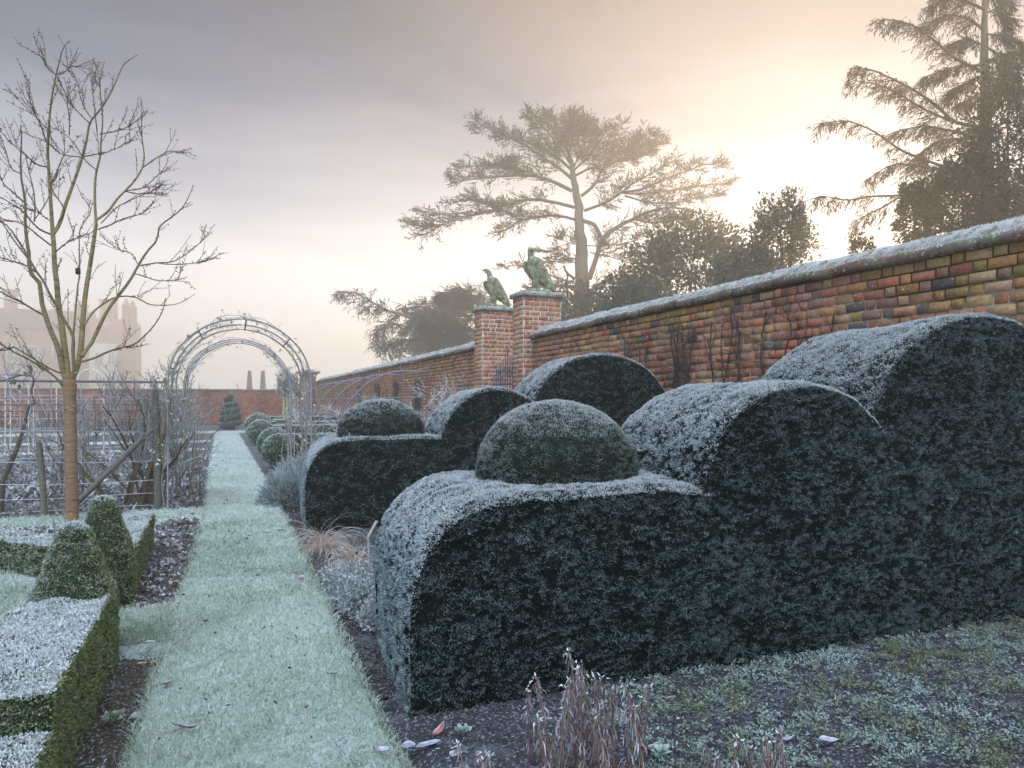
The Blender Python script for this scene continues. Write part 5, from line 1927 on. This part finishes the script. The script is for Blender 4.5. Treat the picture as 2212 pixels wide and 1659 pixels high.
CED3 = [(.055, .045, .018), (.075, .058, .02), (.04, .036, .018)]
conifer('cedar_tree', 'tall dark drooping conifer with feathery arching branches at the upper right', 21.0, 2.592, 1900, 0,
        [(1470, 1250), (1465, 950), (1462, 600), (1458, 300), (1452, 0), (1450, -300), (1448, -420)], [.20, .17, .15, .12, .085, .045, .02],
        [L([(1450, 470), (1250, 365), (1130, 262), (1000, 172), (880, 132), (765, 130)], .055, .012, -1.5, 1.2),
         L([(1445, 830), (1250, 780), (1150, 690), (1000, 585), (850, 508), (720, 452), (595, 442)], .06, .012, -2, 1.3),
         L([(1250, 790), (1050, 700), (900, 610), (750, 545), (604, 520)], .04, .012, .5, 1.2),
         L([(1430, 900), (1250, 850), (1050, 820), (830, 870)], .05, .012, 1.5, 1.3),
         L([(1450, 1150), (1050, 1030), (900, 965), (790, 885), (680, 822), (560, 785), (405, 798)], .055, .012, -1, 1.3),
         L([(1300, 1130), (1050, 1080), (850, 1070), (720, 1150)], .04, .012, 1, 1.1),
         L([(1440, 1340), (1200, 1280), (1000, 1262), (860, 1268), (720, 1272), (560, 1298), (400, 1272), (262, 1318)], .05, .012, -1.5, 1.2),
         L([(900, 1280), (800, 1340), (700, 1390), (600, 1470)], .03, .01, 0, .5),
         L([(1455, 200), (1350, 125), (1200, 100), (1070, 155)], .045, .012, 1, 1.1),
         L([(1455, 60), (1330, 10), (1200, -10), (1080, 48)], .045, .012, -1, 1.1),
         L([(1455, -60), (1300, -120), (1150, -60)], .04, .012, 1, 1.0),
         L([(1455, -160), (1350, -220), (1250, -180)], .03, .01, -1, 1.0),
         L([(1455, 420), (1330, 430), (1180, 460), (1055, 502)], .045, .012, -1, 1.2),
         L([(1455, 480), (1360, 530), (1230, 600)], .04, .012, 1, 1.0),
         L([(1455, 300), (1340, 260), (1230, 290)], .04, .012, 1.5, 1.1),
         L([(1460, 640), (1390, 640), (1300, 665)], .03, .01, 1, .6),
         L([(1450, 960), (1250, 900), (1130, 930), (1035, 1002)], .04, .012, 0, 1.0),
         L([(1460, 90), (1530, 60), (1610, 130)], .035, .01, 0, .9),
         L([(1460, -40), (1540, -70), (1600, 10)], .035, .01, 1, .9),
         L([(1460, 220), (1540, 230), (1700, 278)], .035, .01, -1, .9),
         L([(1460, 400), (1600, 355), (1760, 330)], .04, .01, 1, 1.0),
         L([(1462, 480), (1560, 540), (1700, 560)], .04, .01, -1, .9),
         L([(1462, 300), (1560, 370), (1640, 460)], .04, .01, 0, .9)],
        .62, 84, 5, 9, CED3, seed=3, droop=.38, upt=-.12, tw_l=.38, wid=.15, ang=.55, flat=.45, jit=.16, kd=.15)

HOL = [(.045, .045, .022), (.065, .058, .026), (.032, .034, .018)]
GD = 'evergreen trees crowding behind the garden wall'


def mass(label, px, py, t, rx, rz, n, size, cols, seed, ry=None, shoots=60, lump=.4, name='evergreen_tree', shell=.45):
    c = sight(px, py, t)
    bush(name, label, tuple(c), (rx, ry or rx, rz), n, size, cols, M_needle, GD, 'tree', True, shoots, seed, lump, shell)


mass('broad dark yew spilling over the wall at the right edge', 2170, 330, 18.5, 1.25, 2.3, 17000, .10, HOL, 1)
mass('dark bushy yew beside the tall conifer trunk at right', 2080, 440, 18.0, 1.3, 1.25, 15000, .10, HOL, 2)
mass('small dark bush under the lowest conifer branch', 1975, 470, 17.5, .45, .95, 4500, .09, HOL, 3)
mass('tiny pointed evergreen peeping over the coping left of the dark yews', 1862, 555, 17.0, .28, .55, 1500, .08, HOL, 4, shoots=20)
GLD = [(.17, .13, .05), (.12, .10, .045), (.20, .15, .06)]
mass('big rounded golden-green evergreen bush right of the great cedar', 1490, 610, 40.0, 3.7, 3.4, 26000, .24, GLD, 5, shell=.5)
mass('lower grey-green bush filling the gap behind the wall by the pier', 1370, 680, 36.0, 2.1, 2.1, 10000, .22, [(.11, .10, .06), (.09, .09, .065)], 6)
mass('dim misty bush mass around the foot of the great cedar', 1265, 700, 50.0, 3.6, 2.8, 9000, .30, [(.06, .06, .04), (.05, .05, .035)], 10, shoots=80)
mass('frosty rounded bush just above the coping, middle of the wall', 1610, 600, 30.0, 1.5, 1.2, 9000, .16, [(.10, .095, .05), (.14, .135, .10)], 7)
mass('upright open-crowned bush with loose leafy tips behind the wall', 1690, 520, 29.0, 1.35, 2.0, 9500, .14, GLD, 8, lump=.55, shell=.3, shoots=150)
mass('pale distant tree crown low behind the farther pier', 985, 760, 80.0, 7.5, 2.6, 9000, .42, [(.16, .15, .12)], 9, shoots=60)
bushy('bare_tree', 'leafless tree with fine curling twigs low over the wall between the bushes', 'tree', sight(1800, 640, 27.0) * np.array([1, 1, 0]), fan(9, .9, 1.4, 13), 5.2, .10,
      [(6, .45, .7, .022), (6, .45, .8, .011)], [(.13, .10, .07), (.16, .12, .08)], .10, group=None, frost=.0, seed=35, wig=.2)

# ------------------------------------------------------------------ the house in the mist
e = empty('brick_house', (-29, 205, 0), 'tall brick mansion with clustered chimneys, almost lost in the mist at left', 'house')
HY = 205.0


def hx(px, y=HY):
    u = (px - 1106) / F
    return y * (FW[0] + u * RT[0]) / (FW[1] + u * RT[1])


def hz_(px, py, y=HY):
    u = (px - 1106) / F
    t = y / (FW[1] + u * RT[1])
    return EYE + t * (HOR - py) / F


BR, LT = (.36, .17, .13), (.70, .66, .60)
wl = MB()
xr, xm, xl = hx(292), hx(196), hx(-90)
ze = hz_(150, 712)
box(wl, (xl, HY, 0), (xm, HY + 20, ze), BR)
box(wl, (xm + .003, HY - 1.2, 0), (xr, HY + 15, hz_(240, 690)), BR)
part(wl, 'wall', M_brick_f, e)
rf = MB()
zr = hz_(100, 676)
v = [(xl, HY - .4, ze), (xm, HY - .4, ze), (xm, HY + 14.4, ze), (xl, HY + 14.4, ze), (xl, HY + 7, zr + 1.5), (xm, HY + 7, zr + 1.5)]
rf.add(v, [(0, 1, 5, 4), (2, 3, 4, 5)], (.16, .10, .08))
rf.add(v, [(0, 4, 3), (1, 2, 5)], (.3, .12, .08))
part(rf, 'roof', M_brick_f, e)
for px, w_, yt in ((-4, 26, 617), (208, 11, 640), (222, 11, 640), (236, 11, 636), (100, 12, 662), (152, 12, 650), (168, 12, 652)):
    c = MB()
    x0, x1 = hx(px), hx(px + w_)
    zt = hz_(px, yt)
    box(c, (x0, HY + 5, ze), (x1, HY + 7, zt - .6), BR)
    box(c, (x0 - .2, HY + 4.8, zt - .6), (x1 + .2, HY + 7.2, zt), (.35, .16, .11))
    part(c, 'chimney', M_brick_f, e)
for px, yt in ((274, 645), (288, 650)):
    c = MB()
    x0 = hx(px)
    rr_ = np.array([[1.0, 1.0, 1.0, 1.15, .8, .5, .1]])
    zt = hz_(px, yt)
    tubes(c, [[(x0, HY - 1.4, 0), (x0, HY - 1.4, zt * .5), (x0, HY - 1.4, zt - 2.2), (x0, HY - 1.4, zt - 2.0), (x0, HY - 1.4, zt - 1.6), (x0, HY - 1.4, zt - .8), (x0, HY - 1.4, zt)]], rr_, BR, 8)
    part(c, 'turret', M_brick_f, e)
c = MB()
box(c, (hx(196), HY - 2.4, 0), (hx(256), HY - 1.21, hz_(220, 742, HY - 2.4)), LT)
part(c, 'stone_bay', M_stone, e)
for (a0, b0, a1, b1, yy) in [(14, 747, 47, 782, HY), (112, 747, 134, 783, HY), (14, 812, 47, 842, HY), (114, 815, 138, 842, HY), (-50, 747, -22, 782, HY), (60, 747, 84, 782, HY), (225, 698, 238, 708, HY - 1.2),
                             (204, 760, 222, 790, HY - 2.41), (232, 760, 250, 790, HY - 2.41), (204, 805, 222, 838, HY - 2.41), (232, 805, 250, 838, HY - 2.41)]:
    x0, x1 = hx(a0, yy), hx(a1, yy)
    z0, z1 = hz_((a0 + a1) / 2, b1, yy), hz_((a0 + a1) / 2, b0, yy)
    fr = MB()
    for q in ((x0, z0, x0 + .25, z1), (x1 - .25, z0, x1, z1), (x0 + .25, z0, x1 - .25, z0 + .3), (x0 + .25, z1 - .25, x1 - .25, z1), ((x0 + x1) / 2 - .12, z0 + .3, (x0 + x1) / 2 + .12, z1 - .25)):
        box(fr, (q[0], yy - .15, q[1]), (q[2], yy - .003, q[3]), (.92, .90, .88))
    wo = part(fr, 'window', M_stone, e)
    gl = MB()
    gl.add([(x0 + .25, yy - .02, z0 + .3), (x1 - .25, yy - .02, z0 + .3), (x1 - .25, yy - .02, z1 - .25), (x0 + .25, yy - .02, z1 - .25)], [(0, 1, 2, 3)], (.12, .13, .15))
    part(gl, 'pane', M_metal, wo)

# ------------------------------------------------------------------ border plants beside the path
def lavender(name, label, c, r, h, n, seed, cols, Lm=.12, wd=.012):
    global rng
    rng = np.random.default_rng(seed)
    e = empty(name, (c[0], c[1], 0), label, 'plant')
    m = MB()
    D = norm(rng.normal(size=(n, 3)) * np.array([1, 1, .7]) + np.array([0, 0, .55]))
    D = D[D[:, 2] > -.05]
    n = len(D)
    P = np.array([c[0], c[1], 0]) + D * np.array([r, r * 1.1, h]) * (.72 + .22 * noise(D * .5, .3, 1))[:, None] * rng.uniform(.75, 1.05, n)[:, None]
    P[:, 2] = np.maximum(P[:, 2], .02)
    d = norm(D * np.array([1, 1, .8]) + rng.normal(0, .22, D.shape) + np.array([0, 0, .5]))
    strips(m, P, d, Lm * rng.uniform(.6, 1.3, n), wd, .15, 4, np.array(cols[0]), np.array(cols[1]))
    f = rng.random(n) < .9
    Pq = P[f] + d[f] * (Lm * .5)
    nn = f.sum()
    for k in range(4):
        dq = norm(d[f] + rng.normal(0, .5, (nn, 3)))
        diamonds(m, Pq - d[f] * (Lm * .12 * k), dq, Lm * .28, Lm * .09, np.array(cols[0]) * 1.2, cols[1], fold=.2)
    part(m, 'frosted_shoots', M_leaf, e)
    m = MB()
    base = np.array([[c[0], c[1], -.02]]) + rng.normal(0, .06, (40, 3)) * np.array([1, 1, 0])
    k = rng.integers(0, n, 40)
    q = np.stack([base, base * .5 + P[k] * .5, P[k]], 1)
    tubes(m, q, .006, (.09, .065, .045), 4)
    part(m, 'woody_stems', M_bark, e)


lavender('lavender_bush', 'large frosted grey lavender mound spilling onto the path edge before the second hedge', (.82, 9.05), .52, .52, 2600, 301, [(.09, .12, .10), (.52, .57, .60)], .11, .010)
lavender('lavender_bush', 'rear frosted lavender mound at the foot of the arch leg', (1.02, 10.3), .48, .58, 2000, 302, [(.10, .13, .11), (.58, .63, .66)], .12, .012)


def tuft(label, c, h, w, n, seed):
    global rng
    rng = np.random.default_rng(seed)
    e = empty('ornamental_grass', (c[0], c[1], 0), label, 'grass tuft', 'arching frosted grass tufts')
    m = MB()
    P = np.array([c[0], c[1], -.01]) + rng.normal(0, .035, (n, 3)) * np.array([1, 1, 0])
    a = rng.uniform(0, 6.28, n)
    el = rng.uniform(.7, 1.45, n)
    D = np.stack([np.cos(a) * np.cos(el), np.sin(a) * np.cos(el), np.sin(el)], 1)
    c_ = mixc((.34, .19, .09), (.55, .42, .32), rng.random(n))
    ct = mixc(c_, FROST * np.array([1, .93, .9]), rng.uniform(.4, .95, n))
    strips(m, P, D, h * rng.uniform(1.2, 2.0, n), .0034, rng.uniform(2.6, 4.6, n), 14, c_, ct)
    part(m, 'blades', M_leaf, e)


tuft('nearer tuft of arching tan frosted grass beside the pale post', (.95, 5.45), .20, .3, 300, 311)
tuft('farther tuft of arching tan frosted grass at the corner of the second hedge', (.80, 6.15), .26, .3, 260, 312)

# pale frosted leafy mound by the near hedge
rng = np.random.default_rng(321)
e = empty('silver_plant', (.80, 4.35, 0), 'low mound of whitened crinkly leaves between the path and the near hedge', 'plant')
m = MB()
for (cx, cy, r, h, n) in ((.83, 4.75, .20, .20, 900), (.80, 4.35, .17, .20, 900), (.86, 4.0, .13, .14, 600), (.72, 5.0, .12, .12, 350)):
    D = norm(rng.normal(size=(n, 3)) * np.array([1, 1, .6]) + np.array([0, 0, .6]))
    P = np.array([cx, cy, .0]) + np.abs(D * [0, 0, 1]) * 0 + D * np.array([r, r * 1.5, h]) * rng.uniform(.5, 1.05, n)[:, None]
    P[:, 2] = np.maximum(P[:, 2], .01)
    c_ = mixc((.10, .15, .12), FROST, np.clip(rng.normal(.60, .2, n), 0, 1))
    for k in range(3):
        d = norm(D + rng.normal(0, .8, (n, 3)))
        diamonds(m, P, d, rng.uniform(.015, .034, n), rng.uniform(.008, .014, n), c_ * .55, c_, fold=.4)
part(m, 'leaves', M_leaf, e)
m = MB()
n = 60
P = np.array([.78, 5.1, 0]) + rng.normal(0, .10, (n, 3)) * np.array([1, 1.6, 0])
strips(m, P, norm(rng.normal(size=(n, 3)) * np.array([.5, .5, .1]) + np.array([0, 0, 1])), .16, .004, 1.6, 6, (.30, .19, .16), FROST * np.array([.95, .85, .9]))
part(m, 'stalks', M_leaf, e)

e = empty('garden_bench', (1.25, 5.35, 0), 'pale weathered rail of a low support sticking out behind the near hedge', 'plant support')
m = MB()
t5 = 5.05
a, b_, c_ = sight(799, 1225, t5), sight(796, 1160, t5), sight(812, 1130, t5)
a[2] = -.03
tubes(m, [[a, (a + b_) / 2, b_]], .011, (.34, .36, .36), 4)
part(m, 'upright', M_wood, e)
m = MB()
tubes(m, [[b_, (b_ + c_) / 2, c_ + (c_ - b_) * .15]], .014, (.42, .41, .36), 4)
part(m, 'slanting_rail', M_wood, e)
e.name = 'plant_support'


# ------------------------------------------------------------------ dead perennials in the foreground bed
def perennial(label, spots, seed, group='frosted dead perennials in the front bed'):
    global rng
    rng = np.random.default_rng(seed)
    sp_ = np.array(spots)
    e = empty('dead_perennial', (sp_[:, 0].mean(), sp_[:, 1].mean(), 0), label, 'plant', group)
    m, lf = MB(), MB()
    P0 = np.stack([sp_[:, 0], sp_[:, 1], np.full(len(sp_), -.03)], 1)
    h = sp_[:, 2]
    K = len(P0)
    d = norm(np.stack([sp_[:, 3] * .5 + rng.normal(0, .05, K), rng.normal(0, .06, K), np.ones(K)], 1))
    pts, p = [P0], P0
    for j in range(9):
        d = norm(d + rng.normal(0, .045, d.shape))
        p = p + d * (h / 9)[:, None]
        pts.append(p)
    A = np.stack(pts, 1)
    cs = np.array([(.20, .10, .05), (.26, .13, .06), (.14, .08, .06), (.20, .05, .12), (.22, .14, .09)])[rng.integers(0, 5, K)]
    tubes(m, A, .0036 * np.linspace(1, .7, 10)[None], cs, 6, tipc=(.26, .19, .17))
    part(m, 'stems', M_dry, e)
    # wilted leaves hang in whorls below the tips
    for lo, hi, k, ln in ((.90, 1.0, 22, .032), (.72, .84, 22, .040), (.45, .64, 22, .042), (.1, .42, 20, .038)):
        P, D = along(A, k, lo, hi)
        n = len(P)
        a = rng.uniform(0, 6.28, n)
        dd = np.stack([np.cos(a), np.sin(a), rng.uniform(.2, 1.1, n)], 1)
        c1_ = mixc((.085, .05, .04), (.17, .10, .065), rng.random(n))
        c2_ = mixc(c1_, FROST * np.array([.95, .92, 1]), rng.random(n) ** 1.7 * .9)
        strips(lf, P, norm(dd), ln * rng.uniform(.5, 1.3, n), rng.uniform(.0018, .0055, n), rng.uniform(3, 8, n), 9, mixc(c1_, c2_, np.full(n, .35)), c2_)
    tips = A[:, -1]
    for k in range(6):
        diamonds(lf, tips + rng.normal(0, .006, tips.shape), norm(rng.normal(size=tips.shape) + [0, 0, .5]), .018, .007, (.3, .27, .25), FROST, fold=.3)
    part(lf, 'wilted_leaves', M_dry, e)


rs = np.random.default_rng(5)
spots = []
for px, py in [(1151, 1470), (1182, 1458), (1213, 1447), (1240, 1437), (1262, 1449), (1280, 1386), (1292, 1440), (1310, 1415), (1300, 1475), (1250, 1500), (1270, 1530), (1335, 1500), (1362, 1490), (1374, 1478), (1392, 1470), (1222, 1520),
               (1190, 1545), (1165, 1535), (1320, 1530), (1345, 1540), (1380, 1545), (1235, 1570), (1290, 1560), (1205, 1490), (1272, 1470), (1300, 1500), (1265, 1545), (1320, 1470), (1245, 1475), (1285, 1520), (1350, 1520), (1215, 1560), (1305, 1580), (1335, 1570)]:
    t = rs.uniform(2.10, 2.45)
    q = sight(px, py, t)
    spots.append((q[0] + rs.normal(0, .015), q[1], q[2] + .03, rs.normal(0, .06)))
perennial('tall clump of frosted brown dead stems in front of the near yew hedge', spots, 401)
spots = []
for px, py in [(1572, 1588), (1590, 1600), (1562, 1610), (1640, 1590), (1655, 1606), (1690, 1592), (1720, 1575), (1610, 1622), (1560, 1625), (1680, 1625)]:
    t = rs.uniform(2.0, 2.2)
    q = sight(px, py, t)
    spots.append((q[0], q[1], q[2] + .03, rs.normal(0, .12)))
perennial('short clump of frosted dead stems at the bottom edge, right of the tall one', spots, 402)
spots = []
for px, py in [(1020, 1628), (1040, 1618), (1055, 1630), (1070, 1640)]:
    t = rs.uniform(2.0, 2.15)
    q = sight(px, py, t)
    spots.append((q[0], q[1], q[2] + .03, rs.normal(0, .12)))
perennial('tiny tuft of frosted dead stems at the bottom edge near the path', spots, 403)


# ------------------------------------------------------------------ leaves, litter, moss
def leaf_mesh(mb, L, Wd, c, curl, fold_):
    nu, nv = 9, 5
    u = np.linspace(0, 1, nu)
    v = np.linspace(-1, 1, nv)
    half = Wd / 2 * np.sin(np.pi * u ** .85) ** .8
    X = (u - .5) * L
    G = np.zeros((nu, nv, 3))
    G[..., 0] = X[:, None]
    G[..., 1] = half[:, None] * v[None] + .03 * L * np.sin(u * 4)[:, None]
    G[..., 2] = fold_ * np.abs(v)[None] * half[:, None] + curl * L * ((u - .5) ** 2)[:, None] + rng.normal(0, .015 * L, (nu, nv)) * 1 + .01 * L
    rib = (np.abs(v) < .1)[None, :]
    edge = (np.abs(v) > .9)[None, :]
    c = np.array(c)
    C = np.broadcast_to(c, (nu, nv, 3)).copy()
    C = np.where(rib[..., None], C * 1.5, C)
    C = np.where(edge[..., None], C * .5 + FROST * .5, C)
    return G, C


def fallen_leaf(label, px, py, L, Wd, c, yaw, curl=.6, fold_=.35, tilt=0, zoff=.012):
    p = floor_at(px, py)
    mb = MB()
    G, C = leaf_mesh(mb, L, Wd, c, curl, fold_)
    cy, sy = math.cos(yaw), math.sin(yaw)
    ct, st = math.cos(tilt), math.sin(tilt)
    x, y, z = G[..., 0] * ct - G[..., 2] * st, G[..., 1], G[..., 0] * st + G[..., 2] * ct
    G = np.stack([x * cy - y * sy, x * sy + y * cy, z], -1)
    G[..., 2] -= G[..., 2].min()
    G = G + np.array([p[0], p[1], zoff])
    gridmesh(mb, G, C)
    P0 = G[0, 2]
    tubes(mb, [[P0, P0 + (P0 - G[1, 2]) * .8, P0 + (P0 - G[1, 2]) * 1.6 + np.array([0, 0, .004])]], .0014, np.array(c) * 1.3, 4)
    o = mb.build('fallen_leaf', M_dry, None, True)
    tag(o, label, 'leaf', 'fallen leaves')


RB, GR, BN = (.30, .12, .10), (.26, .25, .32), (.14, .08, .05)
rng = np.random.default_rng(91)
fallen_leaf('curled reddish fallen leaf with pale veins just in front of the near hedge corner', 950, 1590, .085, .032, RB, .75, 1.2, .9, .25)
fallen_leaf('grey frosted fallen leaf lying by the path edge at the bottom', 882, 1620, .06, .05, GR, -.4, .3, .3, .1)
fallen_leaf('long ragged grey leaf lying beside the path edge leaf', 925, 1618, .10, .035, GR, .15, .3, .4)
fallen_leaf('round pale grey fallen leaf with a clear midrib near the bottom edge', 985, 1636, .055, .045, (.33, .32, .38), .6, .2, .2)
fallen_leaf('whitened leaf standing on the grass at the bottom edge', 828, 1650, .05, .035, (.4, .38, .42), .2, 1.0, .8, 0, .04)
fallen_leaf('red-brown leaf lying on the moss under the hedge', 1762, 1436, .075, .022, (.16, .06, .04), .3, .5, .5)
fallen_leaf('dark red leaf under the tallest tier of the near hedge', 1915, 1424, .09, .026, (.15, .045, .035), -.1, .4, .4)
fallen_leaf('grey leaf at the left edge of the mossy soil', 1450, 1516, .06, .025, (.22, .13, .13), .3, .5, .5)
fallen_leaf('mauve crumpled leaf on the soil beside the tall dead clump', 1415, 1622, .08, .03, (.25, .15, .14), .3, .5, .5)
fallen_leaf('large pale ribbed leaf lying on the moss at lower right', 1790, 1612, .08, .04, (.34, .33, .42), -.3, .6, .8)
fallen_leaf('grey bent leaf in the middle of the mossy soil', 1700, 1605, .06, .022, GR, .1, .5, .4)
fallen_leaf('small grey leaf on the moss towards the right', 2235 - 60, 1590, .045, .02, GR, .8, .5, .4)
fallen_leaf('dark oak leaf on the grass path, left of centre', 362, 1448 + 52, .05, .035, (.10, .05, .035), .5, .4, .5, 0, .045)
fallen_leaf('dark twisted leaf across the grass path near the bottom', 405, 1600, .085, .022, (.09, .06, .06), -.3, .8, .6, 0, .045)
fallen_leaf('mauve pair leaf on the grass path below the second hedge', 655, 1262, .07, .05, (.24, .17, .24), .7, .8, .6, .2, .04)
fallen_leaf('small mauve leaf on the path left of the standing one', 640, 1248, .05, .03, (.22, .17, .24), .1, .6, .6, 0, .04)
fallen_leaf('long purplish leaf lying on the path near the second hedge corner', 578, 1160, .13, .035, (.2, .14, .18), -.2, .4, .4, 0, .04)
fallen_leaf('dark leaf right of the long purplish one on the path', 607, 1155, .12, .05, (.13, .10, .13), .3, .6, .6, 0, .04)
fallen_leaf('dark folded leaf on the grass path towards the right bottom', 722, 1475, .05, .02, (.07, .06, .08), .2, .7, .6, 0, .04)
fallen_leaf('large grey leaf on the bare soil beside the near box hedge', 345 * .864, 1508 * 1.03, .06, .045, (.27, .24, .27), 1.0, .3, .4)
fallen_leaf('orange-brown leaf at the top of the near soil strip', 306, 1432 + 8, .05, .03, (.32, .15, .06), .2, .4, .4)
fallen_leaf('frosted leaf at the edge of the grass entry by the path', 325, 1362 + 40, .05, .03, (.35, .32, .33), 0, .4, .4, 0, .035)
fallen_leaf('small dark leaf on the grass entry', 330, 1345, .035, .02, (.1, .07, .07), 1.2, .4, .4, 0, .035)


def litter(name, label, regs, n_per, cols, frost, size, seed, z=0.0, flat=.35):
    global rng
    rng = np.random.default_rng(seed)
    mb = MB()
    for (x0, x1, y0, y1, dens) in regs:
        n = int((x1 - x0) * (y1 - y0) * dens)
        P = np.stack([rng.uniform(x0, x1, n), rng.uniform(y0, y1, n), np.full(n, z)], 1)
        t = P @ FW
        k = rng.random(n) < np.clip((3.2 / np.maximum(t, .5)) ** 1.6, 0, 1)
        cn = noise(P, .25, 4)
        k &= rng.random(n) < .6 + .6 * cn
        P, t = P[k], t[k]
        n = len(P)
        P[:, 2] += rng.uniform(0, .018, n)
        sc_ = np.clip(t / 3.2, 1, 4) ** .8
        D = norm(rng.normal(size=(n, 3)) * np.array([1, 1, flat]))
        c_ = np.array(cols)[rng.integers(0, len(cols), n)] * rng.uniform(.6, 1.3, n)[:, None]
        f = np.where(rng.random(n) < frost, rng.uniform(.3, .95, n), rng.uniform(0, .15, n))
        ct = mixc(c_, FROST * .9, f)
        diamonds(mb, P, D, size * rng.uniform(.4, 1.6, n) * sc_, size * rng.uniform(.15, .6, n) * sc_, mixc(c_, ct, np.full(n, .5)), ct, fold=.5)
    o = mb.build(name, M_dry, None, False, origin=(0, 0, 0))
    tag(o, label, 'leaf litter', None, 'stuff')


litter('leaf_litter', 'crumbled frosted leaf litter on the dark beds', [(-.55, PX0, .6, 4.0, 5200), (PX1 + .07, .9, 1.4, 9, 2600), (.8, 4.6, 1.0, 2.75, 1500)], 1, [(.09, .055, .035), (.06, .04, .035), (.15, .10, .05), (.05, .045, .05)], .16, .014, 501)
litter('path_litter', 'tiny dark leaf crumbs scattered over the frosted grass path', [(PX0 + .02, PX1 - .02, 1.2, 16, 95)], 1, [(.05, .035, .04), (.09, .06, .06), (.06, .05, .07)], .2, .022, 504, .04)
litter('mulch_litter', 'frosted shredded mulch along the left of the path', [(-.56, PX0 + .06, 4.85, 8.3, 5200)], 1, [(.12, .075, .055), (.09, .05, .05), (.16, .13, .12)], .5, .030, 502, .01)
litter('bed_litter', 'frosted stalks and weeds on the kitchen garden beds', [(-5, PX0, 6.9, 8.3, 2600), (-7, PX0, 9.1, 14.5, 2800), (-14, PX0, 14.6, 20, 1800)], 1, [(.12, .085, .08), (.09, .07, .08), (.16, .14, .15)], .55, .035, 503, .01, 1.2)

rng = np.random.default_rng(601)
mb = MB()
n = 120000
X = rng.uniform(.9, 5.0, n); Y = rng.uniform(1.0, 2.75, n)
P = np.stack([X, Y, np.full(n, .0)], 1)
t = P @ FW
xc = P @ RT
dn = noise(P, .16, 1) * .6 + noise(P, .055, 2) * .55 + sstep(X, 1.0, 1.9) * .42 - .08 - .25 * sstep(Y, 2.45, 2.7) * (X > 2.4)
dn = dn - .20
k = (dn > rng.uniform(0, .22, n)) & (xc > .1 * t) & (xc < .8 * t)
P, dn = P[k], dn[k]
n = len(P)
P[:, 2] = .006 + .018 * rng.random(n)
c_ = mixc((.13, .15, .055), (.25, .27, .10), rng.random(n))
f = np.clip(.36 + .4 * noise(P, .3, 5) + rng.normal(0, .10, n), 0, .7)
c_ = mixc(c_, FROST * np.array([.75, .9, .9]), f)
diamonds(mb, P, norm(rng.normal(size=(n, 3)) * np.array([1, 1, .5]) + [0, 0, .45]), rng.uniform(.008, .02, n), rng.uniform(.004, .009, n), c_ * .6, c_, fold=.3)
tag(mb.build('ground_cover', M_leaf, origin=(0, 0, 0)), 'yellow-green frosted moss and creeping weeds on the front bed', 'moss', None, 'stuff')

# small frosted weeds
def weed(label, px, py, r, seed, col=(.16, .30, .22)):
    global rng
    rng = np.random.default_rng(seed)
    p = floor_at(px, py)
    mb = MB()
    n = 16
    a = np.linspace(0, 6.28 * 1.7, n)
    D = norm(np.stack([np.cos(a), np.sin(a), rng.uniform(.25, .9, n)], 1))
    P = p + D * r * rng.uniform(.1, .5, n)[:, None] + np.array([0, 0, .012])
    diamonds(mb, P, D, r * rng.uniform(.5, .9, n), r * .55, np.array(col) * .7, mixc(np.array(col), FROST, .4), fold=.3, mid=.6)
    tubes(mb, np.stack([np.broadcast_to(p + [0, 0, -.01], P.shape), P * .5 + p * .5, P], 1), .0015, col, 4)
    tag(mb.build('weed', M_leaf, None), label, 'weed', 'small frosted weeds on the beds')


weed('blue-green frosted seedling beside the curled red leaf', 1000, 1588, .035, 1)
weed('frosted seedling at the foot of the tall dead clump, right side', 1425, 1640, .045, 2)
weed('second frosted seedling at the bottom edge, right of the tall dead clump', 1390, 1610, .03, 3)
weed('small bright weed on the soil in front of the hedge', 1268, 1548, .015, 4, (.25, .36, .12))
weed('leafy weed on the soil strip by the near box hedge', 245, 1560, .045, 5, (.12, .2, .06))
weed('frosted weed in the mulch below the arch foot', 425, 1155, .08, 6, (.2, .3, .18))

# ------------------------------------------------------------------ frozen mist
hz = MB()
box(hz, (-140, -14, -1.3), (110, 300, 26.0))
hb = hz.build('haze', None, None, origin=(0, 0, 0))
hb['kind'] = 'stuff'
hm = bpy.data.materials.new('haze')
hm.use_nodes = True
ht = hm.node_tree
ht.nodes.clear()
ho = ht.nodes.new('ShaderNodeOutputMaterial')
pv = ht.nodes.new('ShaderNodeVolumePrincipled')
pv.inputs['Color'].default_value = (.99, .955, .875, 1)
pv.inputs['Density'].default_value = HAZE_DENSITY
pv.inputs['Anisotropy'].default_value = .60
ht.links.new(pv.outputs[0], ho.inputs['Volume'])
hb.data.materials[0] = hm
